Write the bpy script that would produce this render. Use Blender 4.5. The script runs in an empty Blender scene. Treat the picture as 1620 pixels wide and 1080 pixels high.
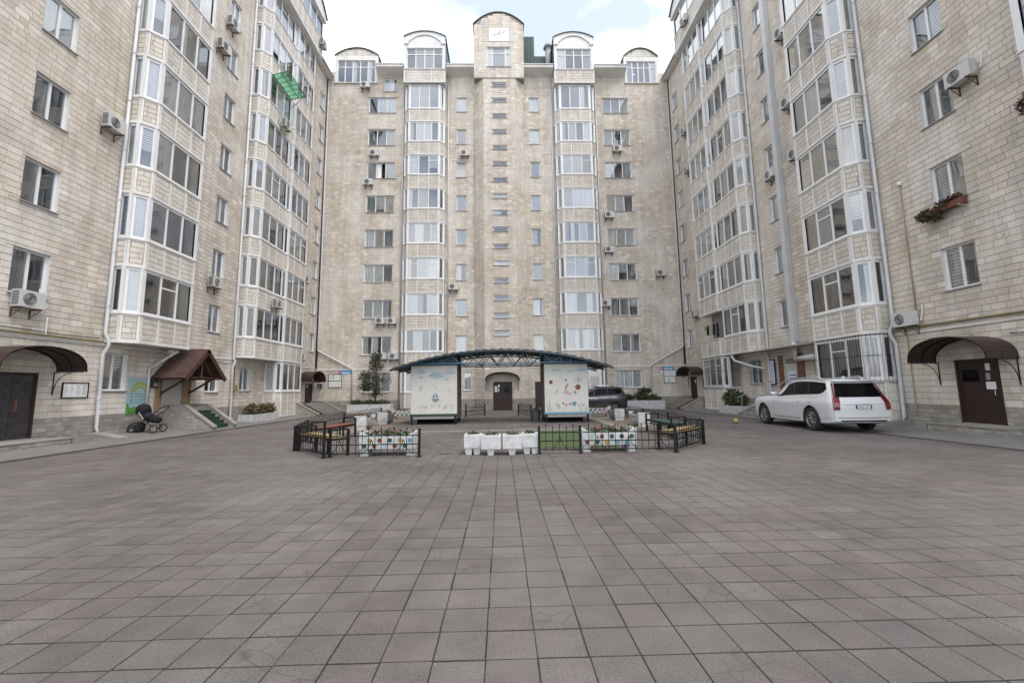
import bpy, bmesh, math, random
import numpy as np
from mathutils import Vector, Matrix
random.seed(7)
S = bpy.context.scene
COL = S.collection
# ------------------------------------------------------------------ camera
H = 1.55
F_PX, CY, PITCH, YAW, ROLL = 690.0, 527.78, 0.1262, 0.0244, -0.01412
cp, sp, c2, s2 = math.cos(PITCH), math.sin(PITCH), math.cos(YAW), math.sin(YAW)
FW = Vector((s2*cp, c2*cp, sp)); R0 = Vector((c2, -s2, 0)); U0 = R0.cross(FW)
RT = R0*math.cos(ROLL) + U0*math.sin(ROLL); UP = U0*math.cos(ROLL) - R0*math.sin(ROLL)
EYE = Vector((0, 0, H))
cam = bpy.data.cameras.new('camera'); camo = bpy.data.objects.new('camera', cam); COL.objects.link(camo)
M = Matrix((RT, UP, -FW)).transposed().to_4x4(); M.translation = EYE
camo.matrix_world = M
cam.sensor_width = 36; cam.lens = F_PX/1620*36; cam.shift_y = -(540-CY)/1620; cam.clip_end = 2000; cam.clip_start = .05
S.camera = camo
def ray(x, y): return FW*F_PX + RT*(x-810) + UP*(CY-y)
def onX(x, y, X): v = ray(x, y); return EYE + v*(X/v.x)
def onY(x, y, Y): v = ray(x, y); return EYE + v*(Y/v.y)
def onZ(x, y, z): v = ray(x, y); return EYE + v*((z-H)/v.z)
def proj(p):
    v = Vector(p)-EYE; d = v.dot(FW)
    if d < .1: return None
    return 810+F_PX*v.dot(RT)/d, CY-F_PX*v.dot(UP)/d
# ------------------------------------------------------------------ world, sun, exposure
W = bpy.data.worlds.new('World'); S.world = W; W.use_nodes = True
nt = W.node_tree; N = nt.nodes; L = nt.links; N.clear()
SUN_EL, SUN_AZ = math.radians(62), math.radians(140)     # azimuth clockwise from +Y
sky = N.new('ShaderNodeTexSky'); sky.sky_type = 'NISHITA'; sky.sun_disc = False
sky.sun_elevation = SUN_EL; sky.sun_rotation = SUN_AZ; sky.air_density = 1.0; sky.dust_density = 2.2
tc = N.new('ShaderNodeTexCoord')
mp = N.new('ShaderNodeMapping'); mp.inputs['Scale'].default_value = (1, 1, 1.9); mp.inputs['Location'].default_value = (.35, .1, .2)
L.new(tc.outputs['Generated'], mp.inputs['Vector'])
nz = N.new('ShaderNodeTexNoise'); nz.inputs['Scale'].default_value = 2.1; nz.inputs['Detail'].default_value = 9; nz.inputs['Roughness'].default_value = .55
L.new(mp.outputs[0], nz.inputs['Vector'])
rp = N.new('ShaderNodeValToRGB'); rp.color_ramp.elements[0].position = .40; rp.color_ramp.elements[1].position = .62
L.new(nz.outputs['Fac'], rp.inputs[0])
ma = N.new('ShaderNodeMath'); ma.operation = 'MULTIPLY_ADD'; ma.inputs[1].default_value = .72; ma.inputs[2].default_value = .22
L.new(rp.outputs[0], ma.inputs[0])
mx = N.new('ShaderNodeMixRGB'); mx.inputs[2].default_value = (9.3, 9.4, 9.5, 1)
L.new(ma.outputs[0], mx.inputs[0]); L.new(sky.outputs[0], mx.inputs[1])
bg = N.new('ShaderNodeBackground'); bg.inputs['Strength'].default_value = .1
L.new(mx.outputs[0], bg.inputs['Color'])
wo = N.new('ShaderNodeOutputWorld'); L.new(bg.outputs[0], wo.inputs['Surface'])
sl = bpy.data.lights.new('sun', 'SUN'); sl.energy = .7; sl.angle = math.radians(35); sl.color = (1, .95, .87)
so = bpy.data.objects.new('sun', sl); COL.objects.link(so); so.location = (0, 0, 60)
sd = Vector((math.sin(SUN_AZ)*math.cos(SUN_EL), math.cos(SUN_AZ)*math.cos(SUN_EL), math.sin(SUN_EL)))
so.rotation_euler = (-sd).to_track_quat('-Z', 'Y').to_euler()
S.view_settings.view_transform = 'Standard'; S.view_settings.look = 'None'
S.view_settings.exposure = 1.45; S.view_settings.gamma = 1; S.view_settings.use_curve_mapping = False
# ------------------------------------------------------------------ materials
MATS = {}
def mat(name, col, rough=.6, metal=0, var=0., vscale=3., fine=0., fscale=60., bump=0., bscale=60., ramp=None, spec=.5, coat=0., extra=None):
    m = bpy.data.materials.new(name); m.use_nodes = True; MATS[name] = m
    n, l = m.node_tree.nodes, m.node_tree.links
    b = n['Principled BSDF']; b.inputs['Roughness'].default_value = rough; b.inputs['Metallic'].default_value = metal
    b.inputs['Specular IOR Level'].default_value = spec; b.inputs['Coat Weight'].default_value = coat
    rgb = n.new('ShaderNodeRGB'); rgb.outputs[0].default_value = (*col, 1); cur = rgb.outputs[0]
    geo = n.new('ShaderNodeNewGeometry'); pos = geo.outputs['Position']
    def noise(sc, det=4, vec=None):
        t = n.new('ShaderNodeTexNoise'); t.inputs['Scale'].default_value = sc; t.inputs['Detail'].default_value = det
        l.new(vec or pos, t.inputs['Vector']); return t.outputs['Fac']
    def mul(c, fac, lo, hi, a=.3, z=.7):
        mr = n.new('ShaderNodeMapRange'); mr.inputs[1].default_value = a; mr.inputs[2].default_value = z; mr.inputs[3].default_value = lo; mr.inputs[4].default_value = hi
        l.new(fac, mr.inputs[0])
        v = n.new('ShaderNodeVectorMath'); v.operation = 'SCALE'; l.new(c, v.inputs[0]); l.new(mr.outputs[0], v.inputs['Scale']); return v.outputs[0]
    if ramp:
        oi = n.new('ShaderNodeObjectInfo'); ad = n.new('ShaderNodeMath'); ad.operation = 'ADD'
        l.new(oi.outputs['Random'], ad.inputs[0]); l.new(geo.outputs['Random Per Island'], ad.inputs[1])
        fr = n.new('ShaderNodeMath'); fr.operation = 'FRACT'; l.new(ad.outputs[0], fr.inputs[0])
        cr = n.new('ShaderNodeValToRGB'); e = cr.color_ramp.elements
        while len(e) < len(ramp): e.new(.5)
        for i, c in enumerate(ramp): e[i].position = i/(len(ramp)-1); e[i].color = (*c, 1)
        l.new(fr.outputs[0], cr.inputs[0]); cur = cr.outputs[0]
    if var: cur = mul(cur, noise(vscale), 1-var, 1+var)
    if fine: cur = mul(cur, noise(fscale, 3), 1-fine, 1+fine)
    if extra: cur = extra(n, l, cur, pos, noise, mul)
    l.new(cur, b.inputs['Base Color'])
    if bump:
        bp = n.new('ShaderNodeBump'); bp.inputs['Strength'].default_value = bump; bp.inputs['Distance'].default_value = .02
        l.new(noise(bscale, 5), bp.inputs['Height']); l.new(bp.outputs[0], b.inputs['Normal'])
    return m
def stains(n, l, cur, pos, noise, mul):
    """lime bloom patches and old dark chips in the stone"""
    a = noise(.42, 6); mr = n.new('ShaderNodeMapRange'); mr.inputs[1].default_value = .46; mr.inputs[2].default_value = .62; mr.inputs[4].default_value = .6
    l.new(a, mr.inputs[0]); m = n.new('ShaderNodeMixRGB'); m.inputs[2].default_value = (.68, .645, .60, 1); l.new(mr.outputs[0], m.inputs[0]); l.new(cur, m.inputs[1])
    a = noise(.23, 5); mr = n.new('ShaderNodeMapRange'); mr.inputs[1].default_value = .52; mr.inputs[2].default_value = .68; mr.inputs[4].default_value = .4
    l.new(a, mr.inputs[0]); m2 = n.new('ShaderNodeMixRGB'); m2.inputs[2].default_value = (.54, .465, .375, 1); l.new(mr.outputs[0], m2.inputs[0]); l.new(m.outputs[0], m2.inputs[1])
    a = noise(3.2, 4); mr = n.new('ShaderNodeMapRange'); mr.inputs[1].default_value = .73; mr.inputs[2].default_value = .77; mr.inputs[4].default_value = .55
    l.new(a, mr.inputs[0]); m3 = n.new('ShaderNodeMixRGB'); m3.inputs[2].default_value = (.16, .135, .11, 1); l.new(mr.outputs[0], m3.inputs[0]); l.new(m2.outputs[0], m3.inputs[1])
    vm = n.new('ShaderNodeVectorMath'); vm.operation = 'MULTIPLY'; vm.inputs[1].default_value = (2.6, 2.6, .16); l.new(pos, vm.inputs[0])
    return mul(m3.outputs[0], noise(1.0, 5, vm.outputs[0]), .90, 1.05, .36, .6)
def paving_wear(n, l, cur, pos, noise, mul):
    a = noise(.35, 6); m = n.new('ShaderNodeMixRGB'); mr = n.new('ShaderNodeMapRange'); mr.inputs[1].default_value = .45; mr.inputs[2].default_value = .7; mr.inputs[4].default_value = .55
    l.new(a, mr.inputs[0]); m.inputs[2].default_value = (.168, .157, .148, 1); l.new(mr.outputs[0], m.inputs[0]); l.new(cur, m.inputs[1])
    # hairline cracks
    v = n.new('ShaderNodeTexVoronoi'); v.feature = 'DISTANCE_TO_EDGE'; v.inputs['Scale'].default_value = 5.5; l.new(pos, v.inputs['Vector'])
    c = n.new('ShaderNodeMapRange'); c.inputs[1].default_value = .0; c.inputs[2].default_value = .03; c.inputs[3].default_value = 1; c.inputs[4].default_value = 0; l.new(v.outputs['Distance'], c.inputs[0])
    g = n.new('ShaderNodeMapRange'); g.inputs[1].default_value = .55; g.inputs[2].default_value = .60; g.inputs[4].default_value = .85; l.new(noise(.9, 4), g.inputs[0])
    k = n.new('ShaderNodeMath'); k.operation = 'MULTIPLY'; l.new(c.outputs[0], k.inputs[0]); l.new(g.outputs[0], k.inputs[1])
    m2 = n.new('ShaderNodeMixRGB'); m2.inputs[2].default_value = (.07, .06, .055, 1); l.new(k.outputs[0], m2.inputs[0]); l.new(m.outputs[0], m2.inputs[1])
    d = noise(1.7, 5); mr2 = n.new('ShaderNodeMapRange'); mr2.inputs[1].default_value = .66; mr2.inputs[2].default_value = .72; mr2.inputs[4].default_value = .5; l.new(d, mr2.inputs[0])
    m3 = n.new('ShaderNodeMixRGB'); m3.inputs[2].default_value = (.075, .068, .062, 1); l.new(mr2.outputs[0], m3.inputs[0]); l.new(m2.outputs[0], m3.inputs[1])
    return mul(m3.outputs[0], noise(.5, 6), .86, 1.1, .38, .62)
STONE = [tuple(v*k*w for v, w in zip((.575, .518, .448), h)) for k, h in ((.88, (1, 1, 1)), (1.04, (1, 1, 1.02)), (.83, (1.02, 1, .95)), (.98, (1, 1, 1)), (1.24, (.99, 1, 1.05)), (.90, (1.03, 1, .93)), (1.0, (1, 1, 1)), (.86, (.98, 1, 1.07)), (1.12, (1, 1, 1.02)), (.94, (1.02, 1, .95)))]
mat('stone', (.43, .37, .3), .9, var=.09, vscale=1.1, fine=.12, fscale=26, bump=.35, bscale=45, ramp=STONE, extra=stains)
mat('stone_pale', (.45, .4, .33), .9, var=.09, vscale=1.3, fine=.12, fscale=26, bump=.3, bscale=45, ramp=[(.55, .505, .445), (.61, .565, .505), (.52, .475, .42), (.65, .61, .555)], extra=stains)
mat('plinth', (.3, .28, .25), .92, var=.12, vscale=2, fine=.15, fscale=30, bump=.5, bscale=40, ramp=[(.27, .25, .225), (.36, .335, .30), (.24, .225, .2), (.32, .295, .26)])
mat('panel_joint', (.36, .33, .29), .95, var=.15, vscale=4); mat('mortar', (.27, .243, .21), .95, var=.2, vscale=4, fine=.15)
mat('stucco', (.66, .645, .62), .85, var=.1, vscale=1.4, fine=.06, fscale=18, bump=.12, bscale=80)
mat('concrete', (.25, .235, .215), .9, var=.15, vscale=2, fine=.12, bump=.2)
mat('pvc', (.72, .725, .73), .35, var=.04, vscale=2)
mat('pvc_old', (.62, .62, .615), .45, var=.07, vscale=2)
mat('sill_metal', (.34, .32, .31), .5, var=.1)
mat('pipe_white', (.52, .53, .54), .4, var=.07, vscale=1.2)
mat('interior', (.28, .265, .245), .9)
mat('curtain_white', (.8, .795, .78), .9, var=.05, vscale=6)
mat('curtain_beige', (.60, .56, .50), .9, var=.08, vscale=6)
mat('curtain_grey', (.36, .37, .37), .9, var=.08, vscale=6)
mat('curtain_dark', (.12, .105, .095), .9, var=.1, vscale=6)
def zebra(n, l, cur, pos, noise, mul):
    sx = n.new('ShaderNodeSeparateXYZ'); l.new(pos, sx.inputs[0]); k = n.new('ShaderNodeMath'); k.operation = 'MULTIPLY'; k.inputs[1].default_value = 62; l.new(sx.outputs['Z'], k.inputs[0])
    s = n.new('ShaderNodeMath'); s.operation = 'SINE'; l.new(k.outputs[0], s.inputs[0]); return mul(cur, s.outputs[0], .55, 1.15, -.4, .4)
mat('blind', (.68, .68, .67), .8, extra=zebra)
mat('blind_blue', (.45, .5, .62), .8, extra=zebra)
mat('door_brown', (.03, .014, .012), .55, var=.15, vscale=4, bump=.05)
mat('shade_black', (.006, .006, .006), .9); mat('black_metal', (.009, .009, .010), .6, spec=.25, var=.15, vscale=8)  # the first black carries the shade below the pavilion cabins in its colour
mat('dark_plastic', (.03, .03, .032), .5)
mat('rubber', (.022, .022, .023), .85, fine=.15)
mat('canopy_brown', (.036, .02, .018), .4, var=.15, vscale=3)
mat('shingle', (.1, .05, .035), .9, fine=.2, fscale=90, bump=.3, ramp=[(.05, .026, .02), (.078, .042, .032), (.042, .022, .018), (.064, .034, .026)])
mat('wood_red', (.06, .026, .016), .6, var=.25, vscale=5, fine=.1)
mat('wood_tan', (.27, .19, .11), .7, var=.2, vscale=4, fine=.12)
mat('wood_grey', (.13, .115, .10), .9, var=.25, vscale=5, fine=.15, bump=.2)
mat('white_paint', (.47, .475, .475), .8, var=.2, vscale=5, fine=.08, fscale=40, bump=.2)
mat('door_white', (.48, .475, .455), .5, var=.06)
mat('mural', (.55, .54, .505), .75, var=.05, vscale=2, fine=.03)
mat('ledge_green', (.02, .045, .03), .6, var=.2); mat('ledge_blue', (.13, .25, .33), .6, var=.15)
mat('roof_blue', (.014, .034, .052), .45, var=.15, vscale=3); mat('truss_blue', (.04, .125, .20), .5, var=.12)
mat('roof_cap', (.10, .125, .115), .6, var=.15); mat('roof_green', (.016, .05, .042), .45, var=.15, vscale=1.5); mat('green_metal', (.06, .24, .12), .5, var=.1)
mat('grass_mat', (.062, .095, .03), .95, var=.15, fine=.3, fscale=150, bump=.5, bscale=200)
mat('carpet_green', (.012, .04, .02), .98, fine=.3, fscale=150)
mat('soil', (.06, .045, .033), 1, var=.3, fine=.2, bump=.5)
mat('bark', (.09, .07, .055), .95, var=.2, bump=.5)
mat('leaf', (.05, .075, .022), .6, ramp=[(.035, .06, .02), (.06, .085, .028), (.028, .045, .016), (.08, .095, .035)])
mat('leaf_dark', (.03, .045, .018), .6, ramp=[(.02, .034, .013), (.035, .055, .02), (.028, .04, .017), (.05, .062, .026)])
mat('leaf_dry', (.1, .08, .035), .7, ramp=[(.09, .08, .03), (.13, .095, .045), (.06, .06, .022), (.11, .07, .035)])
mat('flower_red', (.25, .05, .06), .6); mat('leaf_red', (.08, .03, .03), .7, ramp=[(.05, .02, .02), (.1, .035, .03), (.07, .04, .03)])
mat('yellow_pipe', (.30, .26, .13), .5, var=.1); mat('brown_pipe', (.17, .07, .045), .6, var=.15)
PAVE = [tuple(v*.54 for v in c) for c in [(.235, .205, .195), (.262, .238, .225), (.205, .185, .18), (.245, .215, .20), (.275, .255, .245), (.235, .205, .195), (.25, .235, .228), (.215, .2, .195)]]
PAVE = [tuple(v*w for v, w in zip(c, (.85, .81, .785))) for c in PAVE]
mat('paver', (.24, .22, .21), .82, var=.16, vscale=3.5, fine=.32, fscale=75, bump=.5, bscale=110, ramp=PAVE, extra=paving_wear)
mat('joint', (.022, .021, .017), 1, var=.3, vscale=6, fine=.2)
mat('walk', (.155, .15, .147), .88, var=.14, vscale=.9, fine=.12, fscale=70, bump=.25, bscale=90)
mat('dirt', (.2, .165, .13), .95, var=.2, vscale=1.2, fine=.15, bump=.4)
mat('kerb_dark', (.06, .045, .04), .9, var=.25)
mat('car_white', (.62, .635, .65), .28, coat=1., spec=.5); mat('car_grey', (.03, .032, .036), .3, metal=.35, coat=1.)
mat('car_glass', (.005, .005, .006), .08, spec=.12); mat('chrome', (.6, .6, .62), .2, metal=1); mat('steel', (.34, .34, .35), .5, metal=.6); mat('alloy', (.3, .3, .32), .3, metal=.9)
mat('tail_red', (.14, .006, .008), .15, coat=1.); mat('tail_dark', (.12, .006, .008), .15, coat=1.)
mat('plate_white', (.75, .76, .78), .5); mat('ink_black', (.02, .02, .025), .7); mat('ink_navy', (.03, .03, .16), .7); mat('sign_lilac', (.60, .60, .74), .6)
mat('ac_white', (.52, .525, .515), .45, var=.05); mat('ac_dark', (.05, .05, .055), .6); mat('rust', (.11, .07, .05), .9, var=.3, vscale=8)
mat('poster_blue', (.30, .43, .46), .5, var=.08, vscale=3); mat('lime', (.28, .33, .06), .6, var=.1); mat('grass_print', (.09, .27, .04), .6, var=.2, vscale=9)
mat('paper', (.72, .72, .71), .7, var=.04, vscale=8); mat('paper_tint', (.55, .58, .52), .7, var=.1, vscale=10); mat('paper_blue', (.62, .68, .74), .7, var=.06)
mat('cyan_sign', (.06, .36, .62), .5); mat('magenta', (.42, .05, .22), .5); mat('box_blue', (.03, .1, .25), .5)
mat('film', (.045, .042, .045), .18, var=.3, vscale=5, bump=.9, bscale=7); mat('fabric_navy', (.006, .007, .012), .9, fine=.15)
mat('bench_yellow', (.27, .20, .08), .6, var=.12); mat('bench_orange', (.17, .055, .035), .6, var=.12); mat('bench_green', (.025, .065, .045), .6, var=.12)
for k, c in dict(dot_red=(.24, .04, .045), dot_blue=(.13, .34, .46), dot_yellow=(.44, .29, .06), dot_green=(.02, .09, .06), dot_navy=(.02, .03, .09), sky_blue=(.33, .54, .66), grey_print=(.42, .41, .38), pink=(.55, .27, .33), tan=(.5, .3, .2), dark_print=(.08, .1, .12), reed=(.42, .48, .42), pink_pale=(.62, .36, .42)).items(): mat(k, tuple((v*.72 if k.startswith('dot') else v*.5+.16 if k != 'grey_print' else .33) for v in c), .7, var=.22, vscale=14)
mat('ball_yellow', (.28, .30, .07), .6); mat('skin_grey', (.3, .3, .31), .6)
def glass(name, tint, base):
    m = bpy.data.materials.new(name); m.use_nodes = True; MATS[name] = m; n, l = m.node_tree.nodes, m.node_tree.links; n.clear()
    t = n.new('ShaderNodeBsdfTransparent'); t.inputs[0].default_value = (*tint, 1)
    g = n.new('ShaderNodeBsdfGlossy'); g.inputs['Roughness'].default_value = .015; g.inputs['Color'].default_value = (.93, .96, 1, 1)
    geo = n.new('ShaderNodeNewGeometry')
    no = n.new('ShaderNodeTexNoise'); no.inputs['Scale'].default_value = 1.1; no.inputs['Detail'].default_value = 1; l.new(geo.outputs['Position'], no.inputs['Vector'])
    bp = n.new('ShaderNodeBump'); bp.inputs['Strength'].default_value = .05; bp.inputs['Distance'].default_value = .05; l.new(no.outputs['Fac'], bp.inputs['Height']); l.new(bp.outputs[0], g.inputs['Normal'])
    f = n.new('ShaderNodeFresnel'); f.inputs['IOR'].default_value = 1.55
    k = n.new('ShaderNodeMath'); k.operation = 'MULTIPLY_ADD'; k.inputs[1].default_value = 1.3; k.inputs[2].default_value = base; k.use_clamp = True; l.new(f.outputs[0], k.inputs[0])
    x = n.new('ShaderNodeMixShader'); l.new(k.outputs[0], x.inputs[0]); l.new(t.outputs[0], x.inputs[1]); l.new(g.outputs[0], x.inputs[2])
    o = n.new('ShaderNodeOutputMaterial'); l.new(x.outputs[0], o.inputs[0])
glass('glass', (.97, .985, .985), .12); glass('green_sheet', (.25, .62, .40), .05); glass('glass_clear', (.9, .92, .92), .06)
# ------------------------------------------------------------------ helpers
def tag(o, label=None, cat=None, group=None, kind=None):
    if label: o['label'] = label
    if cat: o['category'] = cat
    if group: o['group'] = group
    if kind: o['kind'] = kind
    return o
def empty(name, loc=(0, 0, 0), rz=0, label=None, cat=None, group=None):
    o = bpy.data.objects.new(name, None); COL.objects.link(o); o.location = loc; o.rotation_euler = (0, 0, rz); o.empty_display_size = .2
    return tag(o, label, cat, group)
class Frame:
    def __init__(s, O, ex, ez, en):
        s.O, s.ex, s.ez, s.en = Vector(O), Vector(ex), Vector(ez), Vector(en)
        s.flip = s.ex.cross(s.ez).dot(s.en) > 0
        s.flip = not s.flip
    def P(s, a, b, c): return s.O + s.ex*a + s.ez*b + s.en*c
    def facet(s, p0, p1):
        """sub-frame standing on the plan segment p0-p1 given as (along, out)"""
        d = Vector((p1[0]-p0[0], p1[1]-p0[1])); ln = d.length; d /= ln
        return Frame(s.P(p0[0], 0, p0[1]), s.ex*d.x + s.en*d.y, s.ez, s.en*d.x - s.ex*d.y), ln
WORLD = Frame((0, 0, 0), (1, 0, 0), (0, 1, 0), (0, 0, 1))
class MB:
    def __init__(s): s.v = []; s.f = []
    def add(s, vs, fs, flip=False):
        n = len(s.v); s.v += [tuple(v) for v in vs]
        s.f += [tuple(n+i for i in (reversed(f) if flip else f)) for f in fs]; return s
    def box(s, F, a0, a1, b0, b1, c0, c1):
        vs = [F.P(a, b, c) for c in (c0, c1) for b in (b0, b1) for a in (a0, a1)]
        return s.add(vs, [(0, 2, 3, 1), (4, 5, 7, 6), (0, 1, 5, 4), (2, 6, 7, 3), (0, 4, 6, 2), (1, 3, 7, 5)], F.flip)
    def wbox(s, x0, x1, y0, y1, z0, z1): return s.box(WORLD, x0, x1, y0, y1, z0, z1)
    def quad(s, F, a0, a1, b0, b1, c): return s.add([F.P(a0, b0, c), F.P(a1, b0, c), F.P(a1, b1, c), F.P(a0, b1, c)], [(0, 1, 2, 3)], F.flip)
    def poly(s, pts): return s.add(pts, [tuple(range(len(pts)))])
    def tube(s, pts, r, n=8, close=False):
        pts = [Vector(p) for p in pts]; rings = []
        for i, p in enumerate(pts):
            if close: d = pts[(i+1) % len(pts)]-pts[i-1]
            else: d = pts[min(i+1, len(pts)-1)]-pts[max(i-1, 0)]
            d.normalize(); a = d.orthogonal() if abs(d.z) > .9 else d.cross(Vector((0, 0, 1))); a.normalize()
            if abs(d.z) > .9: a = (Vector((1, 0, 0))-d*d.x).normalized()
            b = d.cross(a); rr = r[i] if isinstance(r, (list, tuple)) else r
            rings.append([p + a*math.cos(2*math.pi*k/n)*rr + b*math.sin(2*math.pi*k/n)*rr for k in range(n)])
        vs = [v for g in rings for v in g]; fs = []
        m = len(rings)
        for i in range(m if close else m-1):
            for k in range(n): fs.append((i*n+k, i*n+(k+1) % n, ((i+1) % m)*n+(k+1) % n, ((i+1) % m)*n+k))
        if not close: fs += [tuple(reversed(range(n))), tuple((m-1)*n+k for k in range(n))]
        return s.add(vs, fs)
    def prism(s, pts, off):
        """closed outline pts extruded by vector off"""
        n = len(pts); off = Vector(off); vs = [Vector(p) for p in pts] + [Vector(p)+off for p in pts]
        fs = [tuple(reversed(range(n))), tuple(range(n, 2*n))] + [(i, (i+1) % n, n+(i+1) % n, n+i) for i in range(n)]
        return s.add(vs, fs)
    def disc(s, F, a, b, c, r, n=14, h=0.003, ra=None):
        pts = [F.P(a+(ra or r)*math.cos(2*math.pi*k/n), b+r*math.sin(2*math.pi*k/n), c) for k in range(n)]
        return s.prism(pts, F.en*h)
    def build(s, name, m, parent=None, smooth=False):
        me = bpy.data.meshes.new(name); me.from_pydata(s.v, [], s.f); me.update()
        if m: me.materials.append(MATS[m])
        if smooth: me.polygons.foreach_set('use_smooth', [True]*len(me.polygons))
        return obj(name, me, parent)
def obj(name, me, parent=None):
    o = bpy.data.objects.new(name, me); COL.objects.link(o)
    if parent: o.parent = parent; o.matrix_parent_inverse = parent_inv(parent)
    return o
def world_of(o):
    m = Matrix.Translation(o.location) @ o.rotation_euler.to_matrix().to_4x4() @ Matrix.Diagonal((*o.scale, 1))
    return world_of(o.parent) @ o.matrix_parent_inverse @ m if o.parent else m
def parent_inv(p): return world_of(p).inverted()
def local(o): o.matrix_parent_inverse = Matrix(); return o
def copy_tree(o, parent=None):
    c = o.copy(); COL.objects.link(c)
    if parent: c.parent = parent
    for ch in o.children: copy_tree(ch, c)
    return c
def text_mb(txt, size, F, a, b, c, h=.003, align='CENTER', spacing=1.0, vertical=False):
    """lettering laid on frame F with its middle at (a, b)"""
    cu = bpy.data.curves.new('t', 'FONT'); cu.body = txt; cu.size = size; cu.align_x = align; cu.align_y = 'CENTER'; cu.space_character = spacing; cu.extrude = 0
    cu.resolution_u = 3
    ob = bpy.data.objects.new('t', cu); COL.objects.link(ob)
    me = bpy.data.meshes.new_from_object(ob.evaluated_get(bpy.context.evaluated_depsgraph_get()))
    mb = MB(); sgn = -1 if F.flip else 1
    for_v = []
    for v in me.vertices:
        x, y = v.co.x, v.co.y
        if vertical: x, y = y, -x
        for_v.append(F.P(a+x*sgn, b+y, c))
    mb.add(for_v, [tuple(p.vertices) for p in me.polygons])
    bpy.data.objects.remove(ob); bpy.data.curves.remove(cu); bpy.data.meshes.remove(me)
    return mb
# ------------------------------------------------------------------ facade machinery
XL, XR, YC = -14.3, 14.4, 33.9
FL = Frame((XL, 0, 0), (0, 1, 0), (0, 0, 1), (1, 0, 0))
FR = Frame((XR, 0, 0), (0, 1, 0), (0, 0, 1), (-1, 0, 0))
FC = Frame((0, YC, 0), (1, 0, 0), (0, 0, 1), (0, -1, 0))
def minus(rects, h):
    out = []
    for a0, a1, b0, b1 in rects:
        if h[1] <= a0 or h[0] >= a1 or h[3] <= b0 or h[2] >= b1: out.append((a0, a1, b0, b1)); continue
        if b0 < h[2]: out.append((a0, a1, b0, h[2]))
        if b1 > h[3]: out.append((a0, a1, h[3], b1))
        m0, m1 = max(b0, h[2]), min(b1, h[3])
        if a0 < h[0]: out.append((a0, h[0], m0, m1))
        if a1 > h[1]: out.append((h[1], a1, m0, m1))
    return out
def courses(u0, u1, v0, v1, ch, bl, holes, rng):
    out = []; z = v0; k = 0
    while z < v1-.02:
        z1 = min(z+ch, v1); u = u0-rng.uniform(0, bl)
        hs = [h for h in holes if h[2] < z1 and h[3] > z]
        while u < u1:
            w = bl*rng.choice((1, 1, 1, .98, .62, 1.02, .8)); r = [(max(u, u0), min(u+w, u1), z, z1)]
            for h in hs: r = minus(r, h)
            out += [q for q in r if q[1]-q[0] > .03 and q[3]-q[2] > .02]
            u += w
        z = z1
    return out
def brick_geo(mb, F, r, g=.006, d=.010, ch=.005):
    a0, a1, b0, b1 = r; a0 += g*.8; a1 -= g*.8; b0 += g*1.1; b1 -= g*1.1
    vs = [F.P(a0, b0, 0), F.P(a1, b0, 0), F.P(a1, b1, 0), F.P(a0, b1, 0), F.P(a0+ch, b0+ch, d), F.P(a1-ch, b0+ch, d), F.P(a1-ch, b1-ch, d), F.P(a0+ch, b1-ch, d)]
    mb.add(vs, [(4, 5, 6, 7), (0, 1, 5, 4), (1, 2, 6, 5), (2, 3, 7, 6), (3, 0, 4, 7)], F.flip)
UNIT = {}
def unit_brick(F, m):
    k = (F.flip, m)
    if k not in UNIT:
        mb = MB(); q = Frame((0, 0, 0), (1, 0, 0), (0, 0, 1), (0, -1, 0))
        vs = [(-.5, 0, -.5), (.5, 0, -.5), (.5, 0, .5), (-.5, 0, .5), (-.487, -1, -.475), (.487, -1, -.475), (.487, -1, .475), (-.487, -1, .475)]
        mb.add(vs, [(4, 5, 6, 7), (0, 1, 5, 4), (1, 2, 6, 5), (2, 3, 7, 6), (3, 0, 4, 7)])
        me = bpy.data.meshes.new('brick'); me.from_pydata(mb.v, [], mb.f); me.materials.append(MATS[m]); UNIT[k] = me
    return UNIT[k]
def px_size(F, r):
    q = [proj(F.P(a, b, 0)) for a in r[:2] for b in r[2:]]
    if any(p is None for p in q): return 0
    xs = [p[0] for p in q]; ys = [p[1] for p in q]
    if max(xs) < 0 or min(xs) > 1620 or max(ys) < 0 or min(ys) > 1080: return 0
    return abs((q[1][0]-q[0][0])*(q[2][1]-q[0][1])-(q[1][1]-q[0][1])*(q[2][0]-q[0][0]))
def lay_bricks(F, rects, parent, n_single, m, rng):
    sized = sorted(rects, key=lambda r: -px_size(F, r)) if n_single else rects
    ang = math.atan2(-F.en.x, F.en.y)  # rotation taking local -Y to en
    rz = math.atan2(F.en.x, -F.en.y)
    for r in sized[:n_single]:
        o = bpy.data.objects.new('brick', unit_brick(F, m)); COL.objects.link(o); o.parent = parent
        o.location = F.P((r[0]+r[1])/2, (r[2]+r[3])/2, 0); o.rotation_euler = (0, 0, rz)
        o.scale = (r[1]-r[0]-.009, .010+rng.uniform(-.003, .004), r[3]-r[2]-.012)
    mb = MB()
    for r in sized[n_single:]: brick_geo(mb, F, r, d=.010+rng.uniform(-.003, .004))
    if mb.f: tag(mb.build('brick_courses', m, parent), kind='stuff')
def backing(F, u0, u1, v0, v1, holes, parent, name='wall', m='mortar'):
    us = sorted({u0, u1} | {x for h in holes for x in h[:2] if u0 < x < u1}); vs = sorted({v0, v1} | {x for h in holes for x in h[2:] if v0 < x < v1})
    mb = MB()
    for a0, a1 in zip(us, us[1:]):
        for b0, b1 in zip(vs, vs[1:]):
            ca, cb = (a0+a1)/2, (b0+b1)/2
            if any(h[0] < ca < h[1] and h[2] < cb < h[3] for h in holes): continue
            mb.quad(F, a0, a1, b0, b1, 0)
    return mb.build(name, m, parent)
CURT = ['curtain_white']*7+['curtain_beige']*3+['curtain_grey']*2+['blind']*4+[None, None]
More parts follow.
